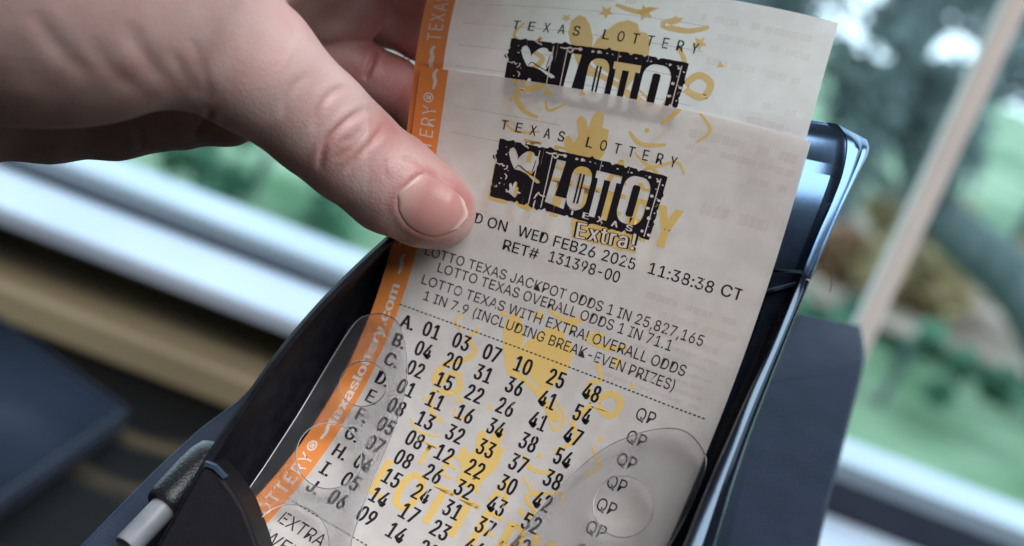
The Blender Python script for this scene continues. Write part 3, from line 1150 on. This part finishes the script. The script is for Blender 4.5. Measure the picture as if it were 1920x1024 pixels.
for lo_, hi_ in (((-2.6, YW + .006, -.2), (X0, YW + .05, 2.7)), ((X1, YW + .006, -.2), (2.8, YW + .05, 2.7)), ((X0, YW + .006, ZT), (X1, YW + .05, 2.7)),
                 ((-2.65, -3.4, -.2), (-2.6, YW + .05, 2.7)), ((2.8, -3.4, -.2), (2.85, YW + .05, 2.7)), ((-2.6, -3.45, -.2), (2.8, -3.4, 2.7))):
    tag(box('wall', lo_, hi_, M['room']), kind='structure')
tag(box('ceiling', (-2.7, -3.5, 2.7), (2.9, YW + .06, 2.75), M['room']), kind='structure')
tag(box('floor', (-2.6, -3.4, -.02), (2.8, YW + .005, 0), M['room']), kind='structure')
tag(box('wall', (X0, YW + .006, -.2), (X1, YW + .05, z_rail - .0005), M['wall']), kind='structure')
yl = float(hit_z(130, 583, z_ledge)[1])
led = tag(box('window_ledge', (X0, yl, z_ledge - .022), (X1, YW + .0055, z_ledge), M['desk'], bev=.004),
          'tan wooden ledge running under the window', 'ledge')
z_desk = z_ledge - .022
M['desk_dark'] = noise_mat('dark_stained_desktop', (.006, .006, .006, 1), (.20, .14, .07, 1), scale=9, rough=.55, stretch=(1, 2.2, 1), detail=3, lo=.52, hi=.9, spec=.04)
tag(box('desktop', (X0, -.6, z_desk - .04), (X1, YW, z_desk), M['desk_dark']), kind='structure')

# dark tablet lying on the desk
tb = empty('tablet', tuple(hit_z(120, 860, z_desk)), 'dark tablet with a raised bezel lying on the desk at the left', 'tablet')
tc_ = [hit_z(243, 775, z_desk + .012), hit_z(-60, 556, z_desk + .012), hit_z(-330, 900, z_desk + .012), hit_z(-60, 985, z_desk + .012)]
cen = sum(tc_) / 4


def slab(name, pts, z0, z1, mat, parent, bev):
    n = len(pts)
    V = [(p[0], p[1], z1) for p in pts] + [(p[0], p[1], z0) for p in pts]
    F_ = [list(range(n)), list(range(n, 2 * n))[::-1]] + [(i, i + n, (i + 1) % n + n, (i + 1) % n) for i in range(n)]
    o = mesh_from(name, V, F_, mat, parent)
    bm = bmesh.new()
    bm.from_mesh(o.data)
    bmesh.ops.recalc_face_normals(bm, faces=bm.faces)
    bm.to_mesh(o.data)
    bm.free()
    if bev:
        bevel(o, bev)
    return o


slab('tablet_case', tc_, z_desk + .0005, z_desk + .012, M['gasket'], tb, .002)
inner = [cen + (p - cen) * .90 for p in tc_]
ring_o = [cen + (p - cen) * .995 for p in tc_]
ring_i = [cen + (p - cen) * .955 for p in tc_]
V = [(p[0], p[1], z_desk + .0122) for p in ring_o] + [(p[0], p[1], z_desk + .0122) for p in ring_i] + \
    [(p[0], p[1], z_desk + .0140) for p in ring_o] + [(p[0], p[1], z_desk + .0140) for p in ring_i]
F_ = []
for i in range(4):
    j = (i + 1) % 4
    F_ += [(8 + i, 8 + j, 12 + j, 12 + i), (i, 4 + i, 4 + j, j), (i, j, 8 + j, 8 + i), (4 + i, 12 + i, 12 + j, 4 + j)]
mesh_from('bezel', V, F_, M['slate'], tb, smooth=False)
slab('screen', inner, z_desk + .0123, z_desk + .0132, M['screen'], tb, 0)

# ================================================================== garden beyond the glass
def leaf_mat(name, c1, c2, sc=3.0):
    m = noise_mat(name, c1, c2, scale=sc, rough=.6, detail=6, lo=.3, hi=.7)
    return m


ZG = -.25
M['grass'] = noise_mat('lawn_green', (.04, .13, .045, 1), (.27, .38, .24, 1), scale=1.6, rough=.8, detail=7, lo=.38, hi=.66)
M['soil'] = noise_mat('leaf_litter', (.11, .06, .035, 1), (.40, .33, .26, 1), scale=2.5, rough=.9, detail=5)
M['path'] = noise_mat('pale_concrete_path', (.30, .42, .42, 1), (.46, .56, .56, 1), scale=2.0, rough=.8, detail=5)
M['leaf_teal'] = leaf_mat('dark_teal_foliage', (.055, .085, .08, 1), (.14, .20, .19, 1))
M['leaf_green'] = leaf_mat('green_foliage', (.02, .10, .05, 1), (.09, .24, .14, 1))
M['leaf_gold'] = leaf_mat('yellow_autumn_foliage', (.20, .15, .05, 1), (.46, .36, .18, 1))
M['leaf_rust'] = leaf_mat('rusty_autumn_foliage', (.22, .11, .05, 1), (.44, .26, .16, 1))
M['bark'] = noise_mat('dark_bark', (.06, .085, .085, 1), (.12, .155, .15, 1), scale=12, rough=.9, stretch=(1, 1, .2))


def sheet_grid(name, x0, x1, y0, y1, nx, ny, fz, mat):
    V, F = [], []
    for j in range(ny + 1):
        for i in range(nx + 1):
            x, y = x0 + (x1 - x0) * i / nx, y0 + (y1 - y0) * j / ny
            V.append((x, y, fz(x, y)))
    for j in range(ny):
        for i in range(nx):
            a = j * (nx + 1) + i
            F.append((a, a + 1, a + nx + 2, a + nx + 1))
    return mesh_from(name, V, F, mat)


tag(sheet_grid('lawn', -14, 18, .62, 40, 60, 60, lambda x, y: ZG + .05 * mnoise.noise(Vector((x * .5, y * .5, 0))), M['grass']), kind='structure')
tag(sheet_grid('garden_path', -6, 9, 2.0, 3.05, 40, 4, lambda x, y: ZG + .06 + .01 * math.sin(x), M['path']), kind='structure')
tag(sheet_grid('flower_bed', -9, 14, 5.6, 8.5, 50, 8, lambda x, y: ZG + .08 + .05 * mnoise.noise(Vector((x, y, 2))), M['soil']), kind='structure')


def crown_mesh(name, c, r, n, size, mat, parent, seed, clumps=22):
    rnd = random.Random(seed)
    cl = []
    for _ in range(clumps):
        while True:
            p = Vector((rnd.uniform(-1, 1), rnd.uniform(-1, 1), rnd.uniform(-1, 1)))
            if p.length < 1:
                break
        cl.append((Vector((c[0] + p.x * r[0], c[1] + p.y * r[1], c[2] + p.z * r[2])), rnd.uniform(.18, .38) * min(r)))
    V, F = [], []
    for _ in range(n):
        q_, cr = rnd.choice(cl)
        d = Vector((rnd.gauss(0, 1), rnd.gauss(0, 1), rnd.gauss(0, 1))).normalized()
        p = q_ + d * cr * rnd.uniform(.5, 1.25)
        a = Vector((rnd.gauss(0, 1), rnd.gauss(0, 1), rnd.gauss(0, 1))).normalized() * size * rnd.uniform(.6, 1.3)
        b = a.orthogonal().normalized() * size * rnd.uniform(.3, .6)
        k = len(V)
        V += [p - a, p + b, p + a, p - b]
        F.append((k, k + 1, k + 2, k + 3))
    return mesh_from(name, V, F, mat, parent, smooth=False)


def limb(name, pts, radii, parent, seed=0):
    P = catmull(pts, 24)
    R_ = np.interp(np.linspace(0, 1, 24), np.linspace(0, 1, len(radii)), radii)
    return tube(name, P, R_, M['bark'], parent, seg=12)


def tree(label, base, h, r, mat, seed, n=2600, size=.07, group='trees beyond the lawn', lean=(0, 0)):
    t = empty('tree', base, label, 'tree', group)
    top = (base[0] + lean[0], base[1] + lean[1], base[2] + h * .75)
    limb('trunk', [base, ((base[0] + top[0]) / 2 + .08, base[1], base[2] + h * .4), top], [.13, .09, .05], t)
    rnd = random.Random(seed)
    for k in range(3):
        a = rnd.uniform(0, 6.28)
        st = base[2] + h * rnd.uniform(.35, .6)
        limb('branch', [(base[0] + lean[0] * .5, base[1], st), (base[0] + lean[0] * .5 + math.cos(a) * r[0] * .4, base[1] + math.sin(a) * r[1] * .4, st + h * .15),
                        (base[0] + lean[0] + math.cos(a) * r[0] * .8, base[1] + math.sin(a) * r[1] * .8, st + h * .22)], [.05, .035, .015], t)
    crown_mesh('crown', (top[0], top[1], top[2] - .1), r, n, size, mat, t, seed)
    return t


# things placed along chosen lines of sight, each at its own distance
pt = lambda px, py, Y: tuple(hit_y(px, py, Y))
xa = lambda px, py, Y: float(hit_y(px, py, Y)[0])
tree('broad dark teal evergreen in the middle of the garden', (xa(1350, 60, 9), 9.0, ZG), 3.6, (2.0, 1.2, 1.5), M['leaf_teal'], 1, 5200, .09)
tree('tall evergreen behind the hand, leftmost of the garden trees', (xa(500, 60, 9.5), 9.5, ZG), 3.2, (2.2, 1.2, 1.6), M['leaf_green'], 2, 4000, .09)
tree('dark evergreen at the right beyond the muntin bar', (xa(2050, 200, 10), 10.0, ZG), 4.4, (1.7, 1.2, 1.7), M['leaf_teal'], 3, 2600, .09)
tree('thin tree with loose teal crown left of the muntin bar', (xa(1640, 200, 8), 8.0, ZG), 3.6, (1.3, .8, 1.5), M['leaf_teal'], 5, 3800, .08)
t = empty('tree', pt(1930, 620, 5.2), 'leaning dark tree trunk crossing behind the muntin bar', 'tree', 'trees beyond the lawn')
limb('trunk', [pt(2040, 800, 5.2), pt(1930, 560, 5.2), pt(1800, 440, 5.2), pt(1725, 330, 5.3), pt(1700, 160, 5.4), pt(1705, -60, 5.5)],
     [.14, .12, .10, .075, .06, .05], t)
crown_mesh('crown', pt(1690, 60, 5.5), (.75, .5, .7), 2600, .05, M['leaf_teal'], t, 12)


def bush(label, px, py, Y, r, mat, seed, n=900, size=.045):
    c = hit_y(px, py, Y)
    b = empty('shrub', (c[0], c[1], ZG + .05), label, 'shrub', 'shrubs in the flower bed')
    limb('stem', [(c[0], c[1], ZG + .02), (c[0] + .02, c[1], ZG + .2), (c[0], c[1], c[2])], [.02, .015, .008], b)
    crown_mesh('foliage', tuple(c), r, n, size, mat, b, seed, 14)


bush('yellow autumn shrub at the right of the flower bed', 1800, 490, 6.3, (.60, .3, .34), M['leaf_gold'], 21, 2400)
bush('rusty orange shrub left of the muntin bar', 1600, 500, 6.4, (.40, .25, .28), M['leaf_rust'], 22, 1400)
bush('low green shrub in front of the flower bed at the right', 1700, 640, 4.6, (.5, .2, .14), M['leaf_green'], 23, 1200, .035)
bush('green shrub between the hand and the ledge', 480, 330, 4.2, (.45, .3, .16), M['leaf_green'], 24, 1100, .035)
# ================================================================== hand: one continuous skin grown from a distance field
# chain: list of (px, py, depth mm, radius mm)
def chain(pts):
    return [(pix(p[0], p[1], p[2]), p[3]) for p in pts]


HANDPARTS = [   # (smoothing with what came before, chain)
    (0, chain([(30, -150, 248, 34), (190, -70, 256, 27), (330, 25, 264, 17.0), (470, 120, 273, 12.7), (600, 232, 284, 10.6), (655, 282, 288, 10.1),
               (735, 345, 292.0, 10.0), (800, 384, 295.2, 8.75), (826, 399, 297, 7.4)])),       # thumb with its ball
    (9, chain([(-260, -260, 250, 46), (30, -150, 250, 36)])),                                # towards the wrist
    (2.5, chain([(-330, 150, 272, 22), (-60, 196, 284, 11.5), (90, 218, 292, 9.3), (215, 222, 297, 8.3), (330, 214, 299, 7.6)])),   # heel edge / little finger
    (1.2, chain([(352, 220, 300, 6.6), (430, 217, 302, 6.0), (500, 190, 306, 6.2)])),
    (5, chain([(250, -120, 285, 30), (470, -70, 296, 17), (575, -20, 303, 12.5)])),
    (6, chain([(250, -200, 285, 34), (560, -260, 285, 27), (800, -275, 284, 26), (930, -240, 284, 21), (1040, -190, 290, 14)])),            # palm behind, to the knuckles; unseen mass enlarged to shade the fingers
    (3.5, chain([(575, -20, 303, 10.5), (655, 10, 309, 8.5)])),
    (1.2, chain([(640, -20, 316, 8.5), (720, 22, 318, 7.3), (800, 58, 316, 6.6), (900, 120, 309, 6.0)])),     # middle finger
    (1.2, chain([(700, -90, 312, 8), (800, -20, 314, 7), (900, 40, 305, 6)])),
    (1.2, chain([(590, 90, 309, 7.5), (648, 118, 313, 7.0)])),                                # index segments under the thumb
    (.9, chain([(655, 118, 313, 6.8), (735, 165, 315, 6.4), (800, 215, 312, 6.2), (850, 330, 310, 6)])),
    (1.0, chain([(640, 190, 322, 7), (770, 248, 322, 6.4), (840, 290, 318, 6)])),
]


def sdf(P):
    """P (...,3) camera mm"""
    out = None
    for k, ch in HANDPARTS:
        dmin = None
        for (a, ra), (b, rb) in zip(ch[:-1], ch[1:]):
            ab = b - a
            t = np.clip(((P - a) @ ab) / (ab @ ab), 0, 1)
            d = np.linalg.norm(P - a - t[..., None] * ab, axis=-1) - (ra + (rb - ra) * t)
            dmin = d if dmin is None else smin(dmin, d, 2.5)
        out = dmin if out is None else smin(out, dmin, k)
    return out


def smin(a, b, k):
    if k <= 0:
        return np.minimum(a, b)
    h = np.clip(.5 + .5 * (b - a) / k, 0, 1)
    return b * (1 - h) + a * h - k * h * (1 - h)


def surface_nets(lo, hi, step, f):
    n = np.ceil((hi - lo) / step).astype(int) + 1
    ax = [lo[i] + step * np.arange(n[i]) for i in range(3)]
    val = np.empty(n, dtype=np.float32)
    for i in range(n[0]):
        G = np.stack(np.meshgrid([ax[0][i]], ax[1], ax[2], indexing='ij'), -1)
        val[i] = f(G)[0]
    s = val < 0
    c = [s[dx:n[0] - 1 + dx, dy:n[1] - 1 + dy, dz:n[2] - 1 + dz] for dx in (0, 1) for dy in (0, 1) for dz in (0, 1)]
    cnt = sum(x.astype(np.int8) for x in c)
    act = (cnt > 0) & (cnt < 8)
    idx = -np.ones(act.shape, dtype=np.int64)
    cells = np.argwhere(act)
    idx[act] = np.arange(len(cells))
    acc = np.zeros((len(cells), 3))
    num = np.zeros(len(cells))
    cor = [(dx, dy, dz) for dx in (0, 1) for dy in (0, 1) for dz in (0, 1)]
    for i, A in enumerate(cor):
        for B in cor[i + 1:]:
            if sum(abs(x - y) for x, y in zip(A, B)) != 1:
                continue
            va = val[cells[:, 0] + A[0], cells[:, 1] + A[1], cells[:, 2] + A[2]]
            vb = val[cells[:, 0] + B[0], cells[:, 1] + B[1], cells[:, 2] + B[2]]
            m = (va < 0) != (vb < 0)
            t = np.where(m, va / np.where(m, va - vb, 1), 0)[:, None]
            acc += np.where(m[:, None], np.array(A) + t * (np.array(B) - np.array(A)), 0)
            num += m
    V = lo + (cells + acc / num[:, None]) * step
    F = []
    for d in range(3):
        e = [0, 0, 0]
        e[d] = 1
        a0 = s[:n[0] - e[0], :n[1] - e[1], :n[2] - e[2]]
        b0 = s[e[0]:, e[1]:, e[2]:]
        ch = np.argwhere(a0 != b0)
        p, q_ = [k for k in range(3) if k != d]
        ok = (ch[:, p] > 0) & (ch[:, q_] > 0) & (ch[:, p] < n[p] - 1) & (ch[:, q_] < n[q_] - 1)
        ch = ch[ok]
        inside = s[ch[:, 0], ch[:, 1], ch[:, 2]]
        quads = []
        for (u_, v_) in ((-1, -1), (0, -1), (0, 0), (-1, 0)):
            g = ch.copy()
            g[:, p] += u_
            g[:, q_] += v_
            quads.append(idx[g[:, 0], g[:, 1], g[:, 2]])
        Q = np.stack(quads, -1)
        flip = inside if d != 1 else ~inside
        Q[~flip] = Q[~flip][:, ::-1]
        F.append(Q)
    F = np.concatenate(F)
    return V, F[(F >= 0).all(1)]


def grad(P, e=.25):
    g = np.stack([sdf(P + np.eye(3)[i] * e) - sdf(P - np.eye(3)[i] * e) for i in range(3)], -1)
    return g / (np.linalg.norm(g, axis=-1, keepdims=True) + 1e-9)


HV, HF = surface_nets(np.array([-158.0, -98, 195]), np.array([12.0, 4, 345]), .56, sdf)
HN = grad(HV)
HV = HV - HN * sdf(HV)[:, None]
HN = grad(HV)
PX = HV[:, 0] / HV[:, 2] * FPX + 960
PY = HV[:, 1] / HV[:, 2] * FPX + 512
facing = np.clip(-HN[:, 2] * 2.5, 0, 1)       # towards the viewer side


def polydist(pts, n=60, closed=False):
    C = catmull(pts, n, closed)
    if closed:
        C = np.vstack([C, C[:1]])
    best = np.full(len(PX), 1e9)
    tt = np.zeros(len(PX))
    P = np.stack([PX, PY], -1)
    lo_, hi_ = C.min(0) - 60, C.max(0) + 60
    sel = (P > lo_).all(1) & (P < hi_).all(1)
    Ps = P[sel]
    b = np.full(len(Ps), 1e9)
    tb_ = np.zeros(len(Ps))
    for i in range(len(C) - 1):
        a, c = C[i], C[i + 1]
        ac = c - a
        t = np.clip(((Ps - a) @ ac) / (ac @ ac + 1e-9), 0, 1)
        d = np.linalg.norm(Ps - a - t[:, None] * ac, axis=1)
        m = d < b
        b[m] = d[m]
        tb_[m] = (i + t[m]) / (len(C) - 1)
    best[sel] = b
    tt[sel] = tb_
    return best, tt


disp = np.zeros(len(HV))
red = np.zeros(len(HV))
CREASES = [  # points, depth mm, width px, near thumb layer (depth limit)
    ([(600, 322), (604, 290), (616, 262), (640, 236), (668, 214), (697, 200)], .62, 8),
    ([(586, 246), (594, 218), (608, 190), (630, 170), (656, 158)], .38, 9),
    ([(650, 324), (668, 298), (690, 274), (708, 252), (724, 226)], .42, 8),
    ([(528, 220), (536, 190), (552, 160), (580, 138)], .22, 11),
    ([(640, 262), (656, 262), (668, 252), (680, 240)], .22, 6),
    ([(626, 300), (650, 284), (672, 262), (690, 244)], .16, 6),
    ([(730, 340), (720, 318), (728, 296)], .16, 6),
    ([(752, 296), (775, 300), (800, 318), (840, 345)], .30, 7),
    ([(238, 40), (262, 90), (300, 140), (350, 190)], .45, 22),
    ([(318, 90), (340, 130), (365, 165), (395, 195)], .40, 17),
    ([(360, 70), (372, 110), (385, 150), (402, 190)], .34, 14),
    ([(160, 70), (200, 120), (250, 165), (300, 196)], .3, 22),
    ([(60, 20), (110, 90), (180, 150)], .45, 22),
    ([(395, 204), (384, 232), (362, 258)], .9, 9),
    ([(704, 88), (700, 110), (690, 135), (684, 150)], .7, 7),
    ([(250, 225), (262, 250), (268, 280)], .25, 10),
]
for pts_, dep, w_ in CREASES:
    d_, t_ = polydist(pts_)
    w_ = w_ * .74
    g = np.exp(-(d_ / w_)**2) * np.clip(np.sin(t_ * math.pi) * 1.6, 0, 1) * facing
    side = np.exp(-((d_ - w_ * 2.2) / (w_ * 1.3))**2) * np.clip(np.sin(t_ * math.pi) * 1.4, 0, 1) * facing
    if w_ > 9.5:
        dep = dep * .55
    disp -= dep * g
    disp += dep * .28 * side
    red += (.26 if w_ < 9.5 else .05) * g * min(1, dep * 1.5)

# nail bed: groove around the nail, skin fold standing proud of it
NAIL = [(792, 317), (815, 328), (845, 348), (874, 371), (879, 392), (872, 416), (858, 434), (826, 448), (795, 446), (768, 434), (748, 412), (738, 388),
        (742, 362), (760, 336)]
NAIL = [(808 + (x - 808) * .885, 384 + (y - 384) * .885) for x, y in NAIL]
nd, nt_ = polydist(NAIL, 90, True)
NP = catmull(NAIL, 90, True)


def inside_poly(x, y, P):
    r = np.zeros(len(x), bool)
    j = len(P) - 1
    for i in range(len(P)):
        c = ((P[i, 1] > y) != (P[j, 1] > y)) & (x < (P[j, 0] - P[i, 0]) * (y - P[i, 1]) / (P[j, 1] - P[i, 1] + 1e-12) + P[i, 0])
        r ^= c
        j = i
    return r


ins = inside_poly(PX, PY, NP) & (facing > 0) & (HV[:, 2] < 300)
free = np.clip((PX - 848) / 22, 0, 1)          # the free edge has no fold
fold = np.exp(-((nd - 7) / 7)**2) * (~ins) * facing * (1 - free)
disp += .26 * fold
disp -= np.where(ins, .16 * np.clip(nd / 9, 0, 1), 0)
red += .35 * np.exp(-(nd / 16)**2) * (~ins) + np.where((PX > 690) & (HV[:, 2] < 300), .25, 0) * facing
rx = np.array([mnoise.noise(Vector(p * .16)) for p in HV[::1]])
disp += .10 * rx
red += .26 * rx + .04
red += .30 * np.exp(-(((PX - 645) / 60)**2 + ((PY - 275) / 50)**2)) * facing
red += .55 * np.clip((HV[:, 2] - 298) / 8, 0, 1) * np.clip((PX - 520) / 60, 0, 1)  # fingers behind: shade painted in as a darker, redder skin tone
red = np.clip(red, 0, 1)
HV2 = HV + HN * disp[:, None]
HVw = cam2w(HV2)

per = empty('person', cam2w(pix(100, 0, 270)), 'bare hand reaching in from the left, pinching the tickets between thumb and curled fingers', 'person')
me = bpy.data.meshes.new('hand')
me.from_pydata(HVw.tolist(), [], HF.tolist())
at = me.attributes.new('redness_and_shade', 'FLOAT', 'POINT')
at.data.foreach_set('value', red.astype(np.float32))
bm = bmesh.new()
bm.from_mesh(me)
bmesh.ops.recalc_face_normals(bm, faces=bm.faces)
bm.to_mesh(me)
bm.free()


def skin_mat():
    m, n, l, p = new_mat('skin')
    at = n.new('ShaderNodeAttribute')
    at.attribute_name = 'redness_and_shade'
    tc = n.new('ShaderNodeTexCoord')
    t = n.new('ShaderNodeTexNoise')
    t.inputs['Scale'].default_value = 90
    t.inputs['Detail'].default_value = 6
    l.new(tc.outputs['Object'], t.inputs['Vector'])
    ad = n.new('ShaderNodeMath')
    ad.operation = 'MULTIPLY_ADD'
    l.new(t.outputs[0], ad.inputs[0])
    ad.inputs[1].default_value = .5
    l.new(at.outputs['Fac'], ad.inputs[2])
    r = n.new('ShaderNodeValToRGB')
    r.color_ramp.elements[0].position = .15
    r.color_ramp.elements[0].color = (.53, .385, .35, 1)
    r.color_ramp.elements[1].position = 1.0
    r.color_ramp.elements[1].color = (.40, .15, .135, 1)
    l.new(ad.outputs[0], r.inputs[0])
    l.new(r.outputs[0], p.inputs['Base Color'])
    p.inputs['Roughness'].default_value = .46
    p.inputs['Subsurface Weight'].default_value = .35
    p.inputs['Subsurface Radius'].default_value = (1.0, .35, .2)
    p.inputs['Subsurface Scale'].default_value = .0022
    p.inputs['Specular IOR Level'].default_value = .45
    v = n.new('ShaderNodeTexVoronoi')
    v.inputs['Scale'].default_value = 1500
    l.new(tc.outputs['Object'], v.inputs['Vector'])
    t2 = n.new('ShaderNodeTexNoise')
    t2.inputs['Scale'].default_value = 600
    t2.inputs['Detail'].default_value = 6
    l.new(tc.outputs['Object'], t2.inputs['Vector'])
    mx = n.new('ShaderNodeMath')
    mx.operation = 'ADD'
    l.new(v.outputs['Distance'], mx.inputs[0])
    l.new(t2.outputs[0], mx.inputs[1])
    b = n.new('ShaderNodeBump')
    b.inputs['Strength'].default_value = .42
    b.inputs['Distance'].default_value = .00013
    l.new(mx.outputs[0], b.inputs['Height'])
    l.new(b.outputs[0], p.inputs['Normal'])
    return m


M['skin'] = skin_mat()
link('hand', me, M['skin'], per)

# thumb nail
def front_hit(x, y):
    """first crossing of the hand's surface along each line of sight"""
    d = np.full(x.shape, 262.0)
    for _ in range(60):
        P = pix(x, y, d)
        d = d + np.clip(sdf(P), -1, 3) * .9
    return d


nsx, nsy = 36, 30
# nail axes in the picture: from cuticle corner to free edge, and across
C_up = catmull([(788, 324), (812, 331), (841, 348), (866, 373)], nsx)
C_mid = catmull([(745, 361), (787, 373), (830, 390), (873, 402)], nsx)
C_lo = catmull([(745, 391), (768, 427), (812, 444), (855, 430)], nsx)
G = []
for i in range(nsx):
    G.append(catmull([C_up[i], C_up[i] * .5 + C_mid[i] * .5 + (0, -1), C_mid[i], C_mid[i] * .5 + C_lo[i] * .5, C_lo[i]], nsy))
G = np.array(G)
dd = front_hit(G[..., 0], G[..., 1])
NPt = pix(G[..., 0], G[..., 1], dd)
NN = grad(NPt.reshape(-1, 3)).reshape(NPt.shape)
s_, t_ = np.meshgrid(np.linspace(0, 1, nsx), np.linspace(-1, 1, nsy), indexing='ij')
lift_ = .12 + .30 * (1 - t_**2) - .5 * np.clip((.10 - s_) / .10, 0, 1)**2 - .28 * np.clip((np.abs(t_) - .86) / .14, 0, 1)**2 + .22 * s_
# smooth the carrier surface so that the plate keeps its own curvature
top_ = NPt + NN * lift_[..., None]
bot_ = NPt + NN * (lift_ - .45)[..., None]
Vn = cam2w(np.concatenate([top_.reshape(-1, 3), bot_.reshape(-1, 3)]))
n0 = nsx * nsy
Fn = [(i * nsy + j, i * nsy + j + 1, (i + 1) * nsy + j + 1, (i + 1) * nsy + j) for i in range(nsx - 1) for j in range(nsy - 1)]
Fn += [tuple(k + n0 for k in f[::-1]) for f in Fn]
bd_ = [(i, 0) for i in range(nsx)] + [(nsx - 1, j) for j in range(1, nsy)] + [(i, nsy - 1) for i in range(nsx - 2, -1, -1)] + [(0, j) for j in range(nsy - 2, 0, -1)]
bi = [i * nsy + j for i, j in bd_]
Fn += [(bi[k], bi[k] + n0, bi[(k + 1) % len(bi)] + n0, bi[(k + 1) % len(bi)]) for k in range(len(bi))]
nm, n_, l_, p_ = new_mat('nail_plate')
uvn = n_.new('ShaderNodeUVMap')
sp = n_.new('ShaderNodeSeparateXYZ')
l_.new(uvn.outputs[0], sp.inputs[0])
rp = n_.new('ShaderNodeValToRGB')
e = rp.color_ramp.elements
e[0].position = 0.0
e[0].color = (.50, .31, .27, 1)
e[1].position = 1.0
e[1].color = (.60, .45, .40, 1)
for pos, c in ((.16, (.50, .31, .28, 1)), (.36, (.45, .22, .20, 1)), (.90, (.46, .23, .20, 1)), (.965, (.62, .45, .40, 1))):
    k = e.new(pos)
    k.color = c
mth = n_.new('ShaderNodeMath')
mth.operation = 'MULTIPLY_ADD'
sq = n_.new('ShaderNodeMath')
sq.operation = 'POWER'
sq.inputs[1].default_value = 2
l_.new(sp.outputs[1], sq.inputs[0])
l_.new(sq.outputs[0], mth.inputs[0])
mth.inputs[1].default_value = .07
l_.new(sp.outputs[0], mth.inputs[2])
l_.new(mth.outputs[0], rp.inputs[0])
l_.new(rp.outputs[0], p_.inputs['Base Color'])
p_.inputs['Roughness'].default_value = .3
p_.inputs['Specular IOR Level'].default_value = .5
p_.inputs['Subsurface Weight'].default_value = .2
p_.inputs['Subsurface Radius'].default_value = (1, .4, .25)
p_.inputs['Subsurface Scale'].default_value = .0012
wv = n_.new('ShaderNodeTexNoise')
mpn = n_.new('ShaderNodeMapping')
mpn.inputs['Scale'].default_value = (1.2, 9, 1)
l_.new(uvn.outputs[0], mpn.inputs[0])
l_.new(mpn.outputs[0], wv.inputs['Vector'])
wv.inputs['Scale'].default_value = 2
bp = n_.new('ShaderNodeBump')
bp.inputs['Strength'].default_value = .35
bp.inputs['Distance'].default_value = .0001
l_.new(wv.outputs[0], bp.inputs['Height'])
l_.new(bp.outputs[0], p_.inputs['Normal'])
uvs = np.stack([s_.ravel(), t_.ravel()], -1)
nl = mesh_from('thumbnail', Vn, Fn, nm, per, uv=np.vstack([uvs, uvs]))
bm = bmesh.new()
bm.from_mesh(nl.data)
bmesh.ops.recalc_face_normals(bm, faces=bm.faces)
bm.to_mesh(nl.data)
bm.free()
sharp(nl, 60)
